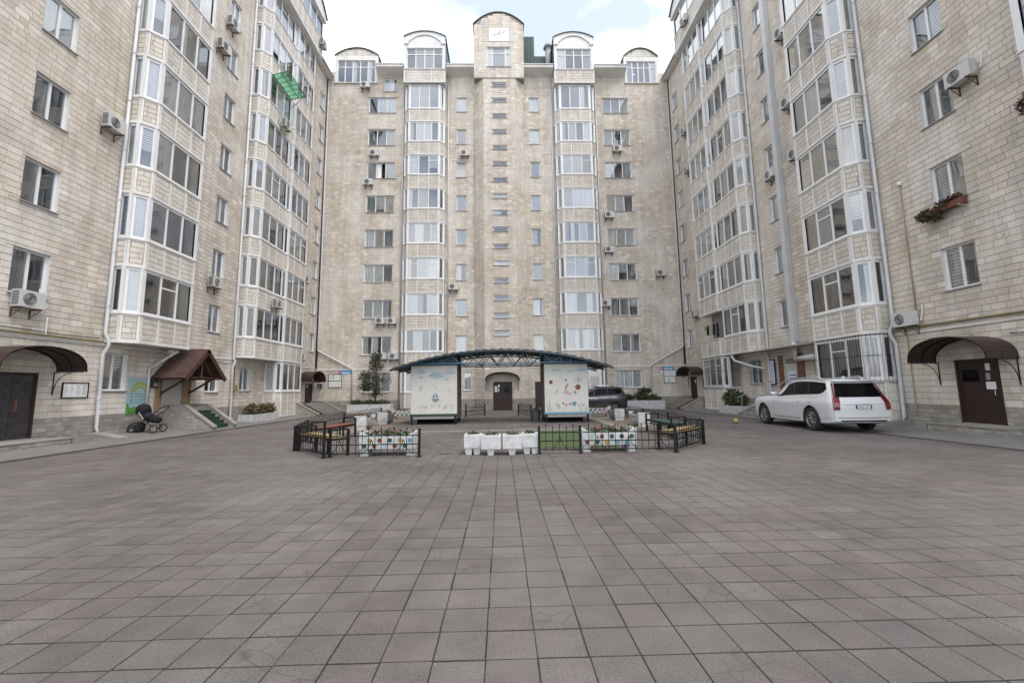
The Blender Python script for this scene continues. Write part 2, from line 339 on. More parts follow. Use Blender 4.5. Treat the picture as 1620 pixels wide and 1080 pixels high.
def curtain(F, a0, a1, b0, b1, c, kind, parent, rng):
    if kind is None: return
    mb = MB()
    if kind.startswith('blind'):
        bb = b0 if rng.random() < .75 else b0+(b1-b0)*rng.uniform(.2, .6)
        mb.quad(F, a0, a1, bb, b1, c)
    else:
        if rng.random() < .25 and a1-a0 > .4: a1 = a0+(a1-a0)*rng.uniform(.35, .7)
        n = max(6, int((a1-a0)/.05)); ph = rng.uniform(0, 6); fr = rng.uniform(20, 34)
        vs = []
        for i in range(n+1):
            a = a0+(a1-a0)*i/n; w = .022*math.sin(a*fr+ph)+.012*math.sin(a*fr*.43+ph*2)
            vs += [F.P(a, b0, c+w), F.P(a, b1, c+w*.6)]
        mb.add(vs, [(2*i, 2*i+2, 2*i+3, 2*i+1) for i in range(n)], F.flip)
    mb.build('curtain', kind, parent, smooth=True)
def glazing(F, u0, u1, v0, v1, n, parent, rng, frame=None, c=-.06, fw=.06, kinds=None, transom=(), glassm='glass', cd=.055, pv='pvc', open_pane=None, split=None):
    """frame + panes + curtains of one glazed opening; returns the frame mesh builder's object"""
    mb = MB(); d0, d1 = c-.035, c+.035
    mb.box(F, u0, u1, v0, v0+fw, d0, d1); mb.box(F, u0, u1, v1-fw, v1, d0, d1); mb.box(F, u0, u0+fw, v0+fw, v1-fw, d0, d1); mb.box(F, u1-fw, u1, v0+fw, v1-fw, d0, d1)
    w = split or [1/n]*n; xs = [u0]
    for q in w: xs.append(xs[-1]+(u1-u0)*q)
    for x in xs[1:-1]: mb.box(F, x-.035, x+.035, v0+fw, v1-fw, d0-.002, d1+.002)
    panes = []
    for i in range(n):
        a0 = xs[i]+(fw if i == 0 else .035); a1 = xs[i+1]-(fw if i == n-1 else .035)
        b0, b1 = v0+fw, v1-fw
        if i in transom:
            t = b1-(b1-b0)*.27; mb.box(F, a0, a1, t-.03, t+.03, d0+.004, d1-.004); panes += [(a0, a1, b0, t-.03, i), (a0, a1, t+.03, b1, i)]
        else: panes.append((a0, a1, b0, b1, i))
    fo = mb.build('window' if frame is None else 'window_frame', pv, parent)
    sub = fo if frame is None else parent
    for a0, a1, b0, b1, i in panes:
        if i == open_pane: continue
        MB().quad(F, a0, a1, b0, b1, c).build('pane', glassm, sub)
    for i in range(n):
        a0 = xs[i]+.02; a1 = xs[i+1]-.02
        k = kinds[i] if kinds else rng.choice(CURT)
        curtain(F, a0, a1, v0+.03, v1-.03, c-cd, k, sub, rng)
    return fo
def window(F, u0, u1, v0, v1, n, bld, rng, kinds=None, sill=True, transom=(), open_pane=None, pv='pvc', split=None, reveal='pvc_old'):
    fo = glazing(F, u0, u1, v0, v1, n, bld, rng, c=-.13, kinds=kinds, transom=transom, open_pane=open_pane, pv=pv, split=split)
    r = MB(); d = -.166
    for q in (((u0, v0), (u1, v0)), ((u1, v0), (u1, v1)), ((u1, v1), (u0, v1)), ((u0, v1), (u0, v0))):
        (a, b), (a2, b2) = q; r.add([F.P(a, b, .006), F.P(a2, b2, .006), F.P(a2, b2, d), F.P(a, b, d)], [(0, 3, 2, 1)], F.flip)
    r.build('reveal', reveal, fo)
    r = MB(); e = .3
    vs = [F.P(u0, v0, d), F.P(u1, v0, d), F.P(u1, v1, d), F.P(u0, v1, d), F.P(u0-e, v0-e, -1.1), F.P(u1+e, v0-e, -1.1), F.P(u1+e, v1+e, -1.1), F.P(u0-e, v1+e, -1.1)]
    r.add(vs, [(0, 1, 5, 4), (1, 2, 6, 5), (2, 3, 7, 6), (3, 0, 4, 7), (4, 5, 6, 7)], F.flip).build('room_recess', 'interior', fo)
    if sill: MB().box(F, u0-.04, u1+.04, v0-.03, v0-.002, .002, .07).build('sill', 'sill_metal', fo)
    return fo
def bay(F, prof, z0, zs, zt, bld, rng, panes, kinds=None, transoms=(), glazed=True, strips=None, pv='pvc', grey=False, sillm='stucco'):
    """one storey of a bay: parapet z0..zs with stone panels, glazing zs..zt. prof = plan points (along, out)"""
    n = len(prof)-1; fac = [F.facet(prof[i], prof[i+1]) for i in range(n)]
    def ring(mb, off, b0, b1):
        P = [offset_pt(prof, i, off) for i in range(len(prof))]
        vs = [F.P(a, b0, c) for a, c in P]+[F.P(a, b1, c) for a, c in P]
        q = len(P); inn = [F.P(a, b0, c) for a, c in [offset_pt(prof, i, -.12) for i in range(len(prof))]]+[F.P(a, b1, c) for a, c in [offset_pt(prof, i, -.12) for i in range(len(prof))]]
        vs += inn; fs = []
        for i in range(q-1):
            fs += [(i, i+1, q+i+1, q+i), (2*q+i, 3*q+i, 3*q+i+1, 2*q+i+1), (i, 2*q+i, 2*q+i+1, i+1), (q+i, q+i+1, 3*q+i+1, 3*q+i)]
        fs += [(0, q, 3*q, 2*q), (q-1, 3*q-1, 4*q-1, 2*q-1)]
        mb.add(vs, fs, F.flip)
    mb = MB(); ring(mb, .035, z0, z0+.13); ring(mb, 0, z0+.13, zs-.11); ring(mb, .02, zs-.11, zs-.045)
    # soffit and floor
    P = [F.P(a, z0+.01, c) for a, c in prof]; mb.add(P, [tuple(range(len(P)))], F.flip); P = [F.P(a, zs-.2, c) for a, c in prof]; mb.add(P, [tuple(reversed(range(len(P))))], F.flip)
    root = mb.build('bay', 'stucco', bld)
    mb = MB(); ring(mb, .055, zs-.045, zs); mb.build('sill', sillm, root)
    bp = MB(); bed = MB()
    for i, (G, ln) in enumerate(fac):
        if ln < .12: continue
        k = (strips[i] if strips else max(1, round(ln/.85)))
        sw = .10 if ln > .6 else .07
        for j in range(k+1):
            a = ln*j/k; a0 = max(0, a-sw/2) if j else .0; a1 = a0+sw if j < k else ln
            if j == k: a0 = ln-sw
            MB().box(G, a0, a1, z0+.132, zs-.112, .001, .03).build('pilaster_strip', 'stucco', root)
        for j in range(k):
            a0 = ln*j/k+(sw if j == 0 else sw/2)+.012; a1 = ln*(j+1)/k-(sw if j == k-1 else sw/2)-.012
            if a1-a0 > .08:
                bed.quad(G, a0-.01, a1+.01, z0+.14, zs-.12, .003)
                for r in courses(a0, a1, z0+.155, zs-.135, (zs-z0-.29)/4, .36, [], rng): brick_geo(bp, G, r, g=.009, d=.016, ch=.004)
    if bed.f: tag(bed.build('mortar_bed', 'panel_joint', root), kind='stuff')
    tag(bp.build('stone_panel', 'stone_pale', root), kind='stuff')
    ii = MB()
    ins = [offset_pt(prof, i, -.55 if 0 < i < len(prof)-1 else 0) for i in range(len(prof))]
    vs = [F.P(a, zs-.02, max(c, .015)) for a, c in ins]+[F.P(a, zt+.02, max(c, .015)) for a, c in ins]; q = len(ins)
    ii.add(vs, [(i, i+1, q+i+1, q+i) for i in range(q-1)], F.flip)
    ii.build('room_recess', 'interior', root)
    if glazed:
        ki = 0
        # corner posts
        for i in range(1, len(prof)-1):
            a, c = offset_pt(prof, i, -.035); MB().box(F, a-.085, a+.085, zs, zt, c-.06, c+.042).build('corner_post', pv, root)
        for i, (G, ln) in enumerate(fac):
            if panes[i] == 0: continue
            kk = None
            if kinds: kk = kinds[ki:ki+panes[i]]; ki += panes[i]
            tr = [t-sum(panes[:i]) for t in transoms if sum(panes[:i]) <= t < sum(panes[:i+1])]
            glazing(G, .02, ln-.02, zs+.002, zt-.002, panes[i], root, rng, frame=1, c=-.05, fw=.10, kinds=kk, transom=tr, cd=.055, pv=pv)
    return root
def offset_pt(prof, i, off):
    p = prof[i]
    def nrm(p0, p1):
        d = Vector((p1[0]-p0[0], p1[1]-p0[1])).normalized(); return Vector((-d.y, d.x))
    ns = []
    if i > 0: ns.append(nrm(prof[i-1], prof[i]))
    if i < len(prof)-1: ns.append(nrm(prof[i], prof[i+1]))
    if len(ns) == 1:
        m = ns[0]; return (p[0]+m.x*off, p[1]+m.y*off)
    m = (ns[0]+ns[1]); m = m/max(.3, m.dot(ns[0])); return (p[0]+m.x*off, p[1]+m.y*off)
def downpipe(F, pts, r, bld, m='pipe_white', clips=True):
    P = [F.P(*p) for p in pts]; o = MB().tube(P, r, 10).build('downpipe', m, bld, smooth=True)
    if clips:
        cl = MB()
        for (a, b, c), (a2, b2, c2) in zip(pts, pts[1:]):
            if abs(b2-b) > 2.5:
                for k in range(int(abs(b2-b)/2)):
                    z = min(b, b2)+1+k*2; cl.tube([F.P(a, z-.025, c), F.P(a, z+.025, c)], r*1.25, 10)
        if cl.f: cl.build('pipe_clip', m, o)
    return o
# ------------------------------------------------------------------ ground
ROW0, COL0, TS = 2.747, .19, .304
def slope_z(x):   # footways rise gently from the drain line to the walls
    if x < -11.9: return min(.15, (-11.9-x)/2.4*.15)
    if x > 11.85: return min(.15, (x-11.85)/2.4*.15)
    return 0
mb = MB(); mb.wbox(-60, 60, -40, 140, -.3, -.012)
tag(mb.build('ground', 'joint'), kind='structure')
rng = random.Random(3)
pav = tag(MB().wbox(-11.82, 11.77, -6, YC-.02, -.011, -.0028).build('pavement', 'joint'), kind='structure')
tiles = []
PLAT = (-4.75, 4.65, 16.55, 26.0)
for i in range(-39, 39):
    for j in range(-30, 102):
        x0, y0 = COL0+i*TS, ROW0+j*TS
        if x0 < -11.82 or x0+TS > 11.78 or y0+TS > YC-.05: continue
        if PLAT[0]-.05 < x0 < PLAT[1]-.25 and PLAT[2]-.05 < y0 < PLAT[3]-.25: continue
        tiles.append((x0, y0))
def tile_px(t):
    p = proj((t[0]+TS/2, t[1]+TS/2, 0))
    if p is None or not (-30 < p[0] < 1650 and p[1] < 1110): return 0
    return 1/max(.5, t[1])
tiles.sort(key=lambda t: -tile_px(t))
um = bpy.data.meshes.new('paving_slab')
um.from_pydata([(-.5, -.5, -.006), (.5, -.5, -.006), (.5, .5, -.006), (-.5, .5, -.006), (-.5, -.5, -.0016), (.5, -.5, -.0016), (.5, .5, -.0016), (-.5, .5, -.0016), (-.493, -.493, 0), (.493, -.493, 0), (.493, .493, 0), (-.493, .493, 0)], [],
    [(8, 9, 10, 11), (4, 5, 9, 8), (5, 6, 10, 9), (6, 7, 11, 10), (7, 4, 8, 11), (0, 1, 5, 4), (1, 2, 6, 5), (2, 3, 7, 6), (3, 0, 4, 7)]); um.materials.append(MATS['paver'])
rest = MB()
for q, (x0, y0) in enumerate(tiles):
    g = rng.uniform(.007, .011); gy = rng.uniform(.011, .017); wy = TS-gy; dx, dy = rng.uniform(-.003, .003), rng.uniform(-.003, .003); w = TS-g; rz = rng.uniform(-.007, .007); tz = rng.uniform(-.0006, .0012)
    tx, ty = rng.uniform(-.003, .003), rng.uniform(-.003, .003)
    if q < 300:
        o = bpy.data.objects.new('paving_slab', um); COL.objects.link(o); o.parent = pav; o.location = (x0+TS/2+dx, y0+TS/2+dy, tz); o.rotation_euler = (tx, ty, rz); o.scale = (w, wy, 1)
    else:
        cx, cy = x0+TS/2+dx, y0+TS/2+dy; c, s = math.cos(rz), math.sin(rz)
        def V(a, b, z): return (cx+(a*c*w-b*s*wy), cy+(a*s*w+b*c*wy), tz+z+a*ty*.3+b*tx*.3)
        vs = [V(a, b, -.005) for a, b in ((-.5, -.5), (.5, -.5), (.5, .5), (-.5, .5))]+[V(a*.99, b*.99, 0) for a, b in ((-.5, -.5), (.5, -.5), (.5, .5), (-.5, .5))]
        rest.add(vs, [(4, 5, 6, 7), (0, 1, 5, 4), (1, 2, 6, 5), (2, 3, 7, 6), (3, 0, 4, 7)])
tag(rest.build('paving_slab_field', 'paver', pav), kind='stuff')
for nm, xa, xb in (('footway', -14.32, -12.01), ('footway', 11.96, 14.42)):
    mb = MB(); za, zb = slope_z(xa), slope_z(xb)
    for y0 in range(-6, 34): mb.add([(xa, y0, za), (xb, y0, zb), (xb, y0+1, zb), (xa, y0+1, za)], [(0, 1, 2, 3)])
    tag(mb.build(nm, 'walk'), kind='structure')
for xa in (-12.0, 11.77): tag(MB().wbox(xa, xa+.18, -6, YC-.05, -.011, -.004 if 0 else .002).build('drain_channel', 'kerb_dark'), kind='structure')
wd_ = MB(); rw = random.Random(77)
for _ in range(520):
    j = rw.randrange(0, 40); i = rw.randrange(-24, 25); on_x = rw.random() < .5
    x = COL0+i*TS+(0 if on_x else rw.uniform(0, TS)); y = ROW0+j*TS+(rw.uniform(0, TS) if on_x else 0)
    if not (abs(math.sin(i*1.3+j*.37)+math.sin(i*.21-j*.5)) > 1.05): continue
    for _k in range(rw.randrange(2, 6)):
        a = rw.uniform(0, 6.28); h = rw.uniform(.006, .02); q = rw.uniform(.004, .012); bx, by = x+rw.uniform(-.006, .006), y+rw.uniform(-.02, .02)
        wd_.add([(bx-.002, by, -.002), (bx+.002, by, -.002), (bx+q*math.cos(a), by+q*math.sin(a), h)], [(0, 1, 2)])
tag(wd_.build('joint_weeds', 'leaf'), 'tiny green weeds growing in the joints of the paving', 'weeds', kind='stuff')
# raised play terrace under the pavilion
pl = MB(); pl.wbox(PLAT[0], PLAT[1], PLAT[2], PLAT[3], -.011, .07); plat = tag(pl.build('terrace', 'concrete'), kind='structure')
mb = MB(); y = PLAT[2]+.02
while y < PLAT[3]-.4:
    x = PLAT[0]+.02
    while x < PLAT[1]-.4:
        h = .075+rng.uniform(-.002, .003); mb.add([(x+.004, y+.004, .069), (x+.446, y+.004, .069), (x+.446, y+.446, .069), (x+.004, y+.446, .069), (x+.01, y+.01, h), (x+.44, y+.01, h), (x+.44, y+.44, h), (x+.01, y+.44, h)], [(4, 5, 6, 7), (0, 1, 5, 4), (1, 2, 6, 5), (2, 3, 7, 6), (3, 0, 4, 7)]); x += .45
    y += .45
tag(mb.build('terrace_slab', 'paver', plat), kind='stuff')
# trodden earth strips beside the terrace
for xa, xb in ((-6.6, -4.8), (4.72, 6.3)): tag(MB().wbox(xa, xb, 16.9, 26, -.011, .006).build('earth_strip', 'dirt'), kind='structure')
# ------------------------------------------------------------------ side blocks
def side_block(F, side):
    lf = side == 'L'; rng = random.Random(11 if lf else 23)
    b = empty('apartment_building', (XL if lf else XR, 20, 0), 0,
        'pale limestone apartment block with gabled shingle porch, pushchair and glazed stacked bays' if lf else 'pale limestone apartment block behind the white car, with thick white duct and barred ground windows', 'building')
    SI = (lambda k: 4.56+2.805*k) if lf else (lambda k: 4.50+2.79*k)
    BS = (lambda k: 4.52+2.825*k) if lf else (lambda k: 4.50+2.79*k)
    W1 = (12.71, 13.78) if lf else (12.47, 13.50); W2 = (21.34, 22.25) if lf else (20.92, 21.93); W3 = (32.6, 33.42) if lf else (32.28, 33.22)
    wins = []
    for k in range(8):
        wins += [(W1[0], W1[1], SI(k), SI(k)+1.38, 2), (W2[0], W2[1], SI(k), SI(k)+1.36, 2), (W3[0], W3[1], SI(k), SI(k)+1.36, 2)]
    if lf:
        doors = [(12.55, 13.82, .29, 2.24), (18.75, 19.92, .95, 2.45), (32.25, 33.4, .74, 2.15)]
        gw = [(15.97, 17.0, 1.70, 3.07, 2), (21.45, 22.45, 1.62, 2.5, 2)]
        a = [onX(x, y, XL) for x, y in ((380, 581), (394, 618))]; gw.append((a[0].y, a[1].y, a[1].z, a[0].z, 2))
    else:
        doors = [(12.33, 13.55, .33, 2.26), (20.95, 21.95, .75, 3.02), (32.1, 33.1, .68, 2.3)]
        gw = [(23.9, 25.05, 1.64, 2.95, 2)]
    holes = [w[:4] for w in wins+gw]+doors
    u0, u1, top = 4.0, YC-.012, 27.4
    wall = backing(F, u0, u1, -.02, top, holes, b)
    up = courses(u0, u1, .84, top, .2, .4, holes, rng); lo = courses(u0, u1, .0, .84, .14, .3, holes, rng)
    lay_bricks(F, up, wall, 300, 'stone', rng); lay_bricks(F, lo, wall, 0, 'plinth', rng)
    for q, (a0, a1, b0, b1, n) in enumerate(wins+gw):
        if a1 < 5: continue
        ks = None
        if lf and a0 == W1[0]: ks = ['curtain_grey', None] if b0 < 12 else ['curtain_white', 'curtain_white']
        window(F, a0, a1, b0, b1, n, b, rng, kinds=ks)
    # string course above the ground floor
    MB().box(F, u0, u1, 3.28, 3.36, .002, .035).build('string_course', 'stucco', b)
    # eaves
    e = MB(); e.box(F, u0, 33.88, 27.4, 27.62, -.6, .42); e.box(F, u0, 33.88, 27.62, 27.7, -.6, .47); eav = e.build('eaves', 'stucco', b)
    MB().tube([F.P(u0, 27.6, .52), F.P(33.8, 27.55, .52)], .07, 8).build('gutter', 'pipe_white', eav, smooth=True)
    r = MB(); r.add([F.P(u0, 27.71, .5), F.P(YC, 27.71, .5), F.P(YC, 29.2, -4), F.P(u0, 29.2, -4)], [(0, 1, 2, 3)], F.flip); r.add([F.P(u0, 27.71, -9), F.P(YC, 27.71, -9), F.P(YC, 29.2, -4), F.P(u0, 29.2, -4)], [(0, 3, 2, 1)], F.flip); r.build('roof', 'roof_green', b)
    # bays
    A0, A1 = (15.95, 18.98) if lf else (15.6, 18.48); B0, B1 = (23.62, 26.62) if lf else (23.18, 26.10); C1 = 29.45 if lf else 28.95
    pA = [(A0, 0), (A0, .47), (A0+.42, .84), (A1, .84), (A1, 0)]
    pB = [(B0, 0), (B0, .44), (B0+.42, .80), (B1, .80), (B1, 0)]
    pC = [(B1+.02, 0), (B1+.02, .66), (B1+.36, .92), (C1, .92), (C1, 0)]
    wt = 1.70
    KA = {0: ['curtain_dark', 'curtain_white', 'curtain_dark', None, 'curtain_beige'], 1: ['blind_blue', 'curtain_white', 'blind_blue', 'blind_blue', 'blind_blue']} if lf else {0: ['curtain_dark', 'curtain_white', 'curtain_dark', 'curtain_dark', 'curtain_dark']}
    for k in range(8):
        zs = BS(k); z0 = zs-1.1; zt = BS(k+1)-1.1 if k < 7 else 25.98
        if k < 6: bay(F, pA, z0, zs, zt, b, rng, (1, 1, 3, 0), kinds=KA.get(k) and KA[k]+[None], transoms=((3,) if k in (0, 1) and not (lf and k == 1) else ()))
        bay(F, pB, z0, zs, zt, b, rng, (1, 1, 3, 0), transoms=((3,) if (k+lf) % 4 == 0 else ()))
        if not lf and k == 0:
            bay(F, pC, z0, zs, zt, b, rng, (0, 0, 0, 0), glazed=False)
        else: bay(F, pC, z0, zs, zt, b, rng, (0, 1, 3, 0), transoms=((1, 3) if k in (1, 2) else ()))
    # ground-floor enclosed bays
    if lf:
        bay(F, pC, .1, 1.62, 3.38, b, rng, (1, 1, 3, 0), kinds=['curtain_white', 'curtain_grey', 'curtain_grey', 'curtain_white', 'curtain_grey'], strips=(1, 1, 3, 1))
    else:
        bay(F, pC, .1, 1.52, 3.36, b, rng, (0, 1, 3, 0), kinds=['curtain_dark', 'curtain_grey', 'curtain_grey', 'curtain_dark'], transoms=(1, 3))
        bay(F, pA, .1, 1.72, 3.36, b, rng, (1, 1, 3, 0), kinds=['curtain_dark', 'curtain_dark', 'curtain_dark', 'curtain_dark', 'curtain_dark'], transoms=(3,))
        # security bars on both
        for pr, zb, zt in ((pA, 1.6, 3.42), (pC, 1.4, 3.4)):
            g = MB()
            for i in range(3):
                G, ln = F.facet(pr[i], pr[i+1])
                for zz in (zb, (zb*.9+zt*1.1)/2, zt-.05): g.tube([G.P(0, zz, .12), G.P(ln, zz, .12)], .009, 5)
                nb = max(2, int(ln/.13))
                for j in range(nb+1):
                    a = ln*j/nb; g.tube([G.P(a+.016*math.sin(t*9), zb+(zt-zb)*t/6, .12+.012*math.cos(t*7)) for t in range(7)], .006, 5)
            g.build('security_grille', 'black_metal', b)
        g = MB()
        for zz in (1.66, 2.3, 2.9): g.tube([F.P(23.9, zz, .06), F.P(25.05, zz, .06)], .008, 5)
        for j in range(9): g.tube([F.P(23.95+j*.13, 1.6, .06), F.P(23.95+j*.13, 2.98, .06)], .007, 5)
        g.build('security_grille', 'black_metal', b)
    # attic storey over bays B and C
    dz, dt, a0, a1, ow = 26.0, 27.35, B0-.25, C1+.35, 1.22
    box = [(a0, 0), (a0, ow), (a1, ow), (a1, 0)]
    d = bay(F, box, dz, dt, 28.95, b, rng, (0, 6, 0), kinds=['curtain_white', None, 'curtain_white', 'curtain_grey', 'curtain_white', None], transoms=())
    d.name = 'attic_bay'
    cap = MB(); outl = []
    for t in range(13):
        a = t/12; outl.append((a0-.15+(a1-a0+.3)*a, 29.2+1.5*math.sin(math.pi*a)**.8))
    pts = [F.P(x, z, ow+.18) for x, z in outl]+[F.P(a1+.15, 28.95, ow+.18), F.P(a0-.15, 28.95, ow+.18)]
    cap.prism(pts, F.en*-.3); cap.build('gable_panel', 'pvc_old', d)
    rf = MB(); vs = []
    for x, z in outl: vs += [F.P(x, z+.03, ow+.3), F.P(x, z+.03, -2.5)]
    rf.add(vs, [(2*i, 2*i+1, 2*i+3, 2*i+2) for i in range(12)], F.flip); rf.build('curved_roof', 'roof_cap', d)
    ck = MB(); ck.box(F, a0, a0+.06, 28.9, 29.25, 0, ow); ck.box(F, a1-.06, a1, 27.3, 29.25, -1.2, ow); ck.build('cheek', 'pvc_old', d)
    # downpipes
    pa = 15.84 if lf else 15.43; pb = 23.4 if lf else 23.05
    downpipe(F, [(pa, 26, .1), (pa, 3.75, .1), (pa+.02, 3.5, .22), (pa+.05, 3.3, .22), (pa, 3.0, .1), (pa, .42, .1), (pa+.0, .25, .22)], .062, b)
    downpipe(F, [(pb, 27.4, .1), (pb, 3.4, .1), (pb+.02, 3.2, .2), (pb, 2.9, .1), (pb, .3, .1), (pb, .2, .25)], .06, b)
    if lf: downpipe(F, [(18.55, 3.32, .75), (18.2, 2.75, .12), (17.98, 2.55, .1), (17.98, .3, .1)], .05, b, clips=False)
    else:
        du = MB(); du.box(F, 20.62, 20.92, 3.62, 27.4, .02, .26); du.build('duct', 'pipe_white', b)
        el = MB(); el.tube([F.P(20.77, 3.62, .16), F.P(20.77, 3.0, .2), F.P(20.6, 2.78, .3), F.P(19.2, 2.82, .34)], .13, 12); el.build('duct_elbow', 'pvc_old', b, smooth=True)
        downpipe(F, [(25.2, 3.3, .95), (25.0, 3.0, .9), (23.9, 2.62, .5), (23.3, 2.45, .14)], .06, b, clips=False)
        fl = MB(); fl.box(F, 18.5, 23.3, 3.37, 3.44, .03, .75); fl.build('ledge_flashing', 'sill_metal', b)
    # gas pipe and dark corner riser
    MB().tube([F.P(u0, 3.42, .09), F.P(pa-.05, 3.42 if lf else 3.5, .09)], .035, 8).build('gas_pipe', 'yellow_pipe', b, smooth=True)
    if not lf:
        MB().tube([F.P(14.55, 3.4, .05), F.P(14.55, 8.6, .05)], .022, 6).build('gas_riser', 'yellow_pipe', b, smooth=True)
        MB().tube([F.P(14.55, 8.58, .05), F.P(14.55, 8.72, .05)], .07, 8).build('vent_cap', 'pvc', b, smooth=True)
        MB().tube([F.P(15.0, .5, .05), F.P(15.0, 3.4, .05)], .02, 6).build('gas_riser', 'yellow_pipe', b)
    else:
        MB().tube([F.P(13.85, 4.0, .05), F.P(13.85, 3.45, .05)], .025, 6).build('drain_stub', 'pvc', b)
        MB().tube([F.P(23.62, 1.9, .08), F.P(23.62, 3.3, .08)], .03, 6).build('gas_riser', 'brown_pipe', b)
        MB().box(F, 23.5, 23.78, 1.66, 1.98, .02, .2).build('gas_meter', 'bench_yellow', b)
    MB().tube([F.P(33.78, 27.3, .08), F.P(33.78, 3.3, .08)], .075, 8).build('corner_riser', 'ac_dark', b, smooth=True)
    # doors
    for q, (a0, a1, z0, z1) in enumerate(doors):
        fr = MB(); fr.box(F, a0, a0+.06, z0, z1, -.12, .03); fr.box(F, a1-.06, a1, z0, z1, -.12, .03); fr.box(F, a0+.06, a1-.06, z1-.06, z1, -.12, .03)
        wd = q == 1
        dr = fr.build('door', 'door_white' if wd else 'door_brown', b)
        if q == 0 and lf:
            MB().box(F, a0+.06, (a0+a1)/2-.01, z0, z1-.06, -.09, -.03).build('door_leaf', 'film', dr); MB().box(F, (a0+a1)/2+.01, a1-.06, z0, z1-.06, -.09, -.03).build('door_leaf', 'film', dr)
            h = MB(); h.tube([F.P((a0+a1)/2+.12, 1.15, .02), F.P((a0+a1)/2+.12, 1.4, .02)], .015, 6); h.box(F, (a0+a1)/2+.1, (a0+a1)/2+.14, 1.1, 1.45, -.03, .005); h.build('handle', 'brown_pipe', dr)
        elif wd:
            lm = 'door_white'; m2 = (a0+a1)/2
            MB().box(F, a0+.06, a1-.06, z0, z1-.06, -.09, -.03).build('door_leaf', lm, dr)
            if not lf:
                MB().quad(F, a0+.2, a1-.2, z0+.5, z1-.75, -.024).build('notice_sheet', 'paper_blue', dr)
                t = MB()
                for i2, w2 in enumerate((.3, .36, .12, .1, .12, .1, .28)): t.quad(F, m2-w2, m2+w2*.6, z1-1.0-i2*.17, z1-.95-i2*.17, -.022)
                t.build('notice_print', 'ink_navy', dr)
                t = MB()
                for i2 in range(3): t.quad(F, a0+.1, a1-.1, z1-.2-i2*.09, z1-.15-i2*.09, -.022)
                t.build('transom_grille', 'ink_black', dr)
            else:
                for e0, e1 in ((a0-.32, a0-.01), (a1+.01, a1+.5)): MB().box(F, e0, e1, z0-.02, z1-.3, .012, .09).build('osb_board', 'wood_tan', b)
        else:
            m2 = (a0+a1)/2
            MB().box(F, a0+.06, a1-.06, z0, z1-.06, -.08, -.02).build('door_leaf', 'door_brown', dr)
            if q == 0:
                MB().box(F, m2-.02, a1-.15, z0+1.25, z0+1.62, -.021, -.017).build('door_pane', 'car_glass', dr)
                MB().box(F, a0+.16, a0+.42, z0+1.02, z0+1.24, -.02, -.012).build('notice_sheet', 'paper', dr)
                MB().box(F, a0+.26, a0+.38, z0+1.58, z0+1.78, -.02, -.01).build('notice_sheet', 'paper', dr)
                MB().box(F, a0+.28, a0+.38, z0+1.3, z0+1.5, -.02, .005).build('intercom', 'skin_grey', dr)
                MB().tube([F.P(a0+.17, z0+.85, .03), F.P(a0+.17, z0+1.0, .03)], .014, 6).build('handle', 'chrome', dr)
            else: MB().box(F, m2-.3, m2-.12, z0+1.15, z0+1.38, -.02, -.01).build('notice_sheet', 'paper', dr)
    if not lf:
        for e0, e1 in ((20.42, 20.94), (21.97, 22.36)):
            rb = courses(e0, e1, .3, 3.1, .09, .24, [], rng); k = MB()
            for r in rb: brick_geo(k, F, r, d=.06)
            tag(k.build('red_brick_pier', 'brown_pipe', b), kind='stuff')
    for z1_, z2_, ya, yb in (((3.0, 2.92, 6.0, 11.9), (3.62, 3.56, 15.6, 20.5)) if not lf else ((3.6, 3.55, 5.0, 15.7), (3.22, 3.12, 19.9, 23.3))):
        MB().tube([F.P(ya+(yb-ya)*t/8, z1_+(z2_-z1_)*t/8-.05*math.sin(math.pi*t/8*3)**2, .05) for t in range(9)], .014, 5).build('cable', 'ac_dark', b)
    # near bay that only just enters the frame
    if not lf:
        pn = [(6.6, 0), (6.6, .8), (10.05, .8), (10.05, 0)]
        for k in range(1, 5): bay(F, pn, BS(k)-1.1, BS(k), BS(k+1)-1.1, b, rng, (0, 3, 1))
    return b
bL = side_block(FL, 'L'); bR = side_block(FR, 'R')
# ------------------------------------------------------------------ middle block
rng = random.Random(5)
bC = empty('apartment_building', (0, YC, 0), 0, 'pale limestone apartment block with tall stair tower, arched dormers and green metal roof', 'building')
SC = lambda k: 4.33+2.873*k
BSC = lambda k: 4.45+2.84*k
wins = []
for k in range(8):
    wins += [(-10.82, -8.58, SC(k), SC(k)+1.42, 3), (8.72, 10.93, SC(k), SC(k)+1.40, 3)]
    wins += [(-3.53, -2.73, SC(k)+.1, SC(k)+1.42, 1), (2.55, 3.33, SC(k)+.1, SC(k)+1.42, 1)]
wins += [(-10.8, -8.6, 1.46, 2.93, 3), (8.85, 10.9, 1.53, 2.9, 3), (-9.6, -8.55, 26.35, 27.6, 2), (-2.95, -2.35, 1.5, 2.9, 1)]
dorm = [(-13.72, -10.15, 27.14, 29.25), (10.72, 13.62, 27.2, 29.25)]
drs = [(2.55, 3.35, .1, 2.1)]
holes = [w[:4] for w in wins]+dorm+drs
tow = (-2.0, 2.08)
ztop = 28.15
wall = backing(FC, XL, tow[0]+.1, -.02, ztop, holes, bC); wall2 = backing(FC, tow[1]-.1, XR, -.02, ztop, holes, bC)
up = courses(XL, XR, .84, ztop, .2, .4, holes+[(tow[0], tow[1], -1, 40), (-7.5, -4.7, 3.4, 26.4), (4.85, 7.7, 3.4, 26.4)], rng); lo = courses(XL, XR, 0, .84, .14, .3, holes+[(tow[0], tow[1], -1, 40)], rng)
for wl_, tst in ((wall, lambda r: r[0] < 0), (wall2, lambda r: r[0] >= 0)):
    lay_bricks(FC, [r for r in up if tst(r)], wl_, 150, 'stone', rng); lay_bricks(FC, [r for r in lo if tst(r)], wl_, 0, 'plinth', rng)
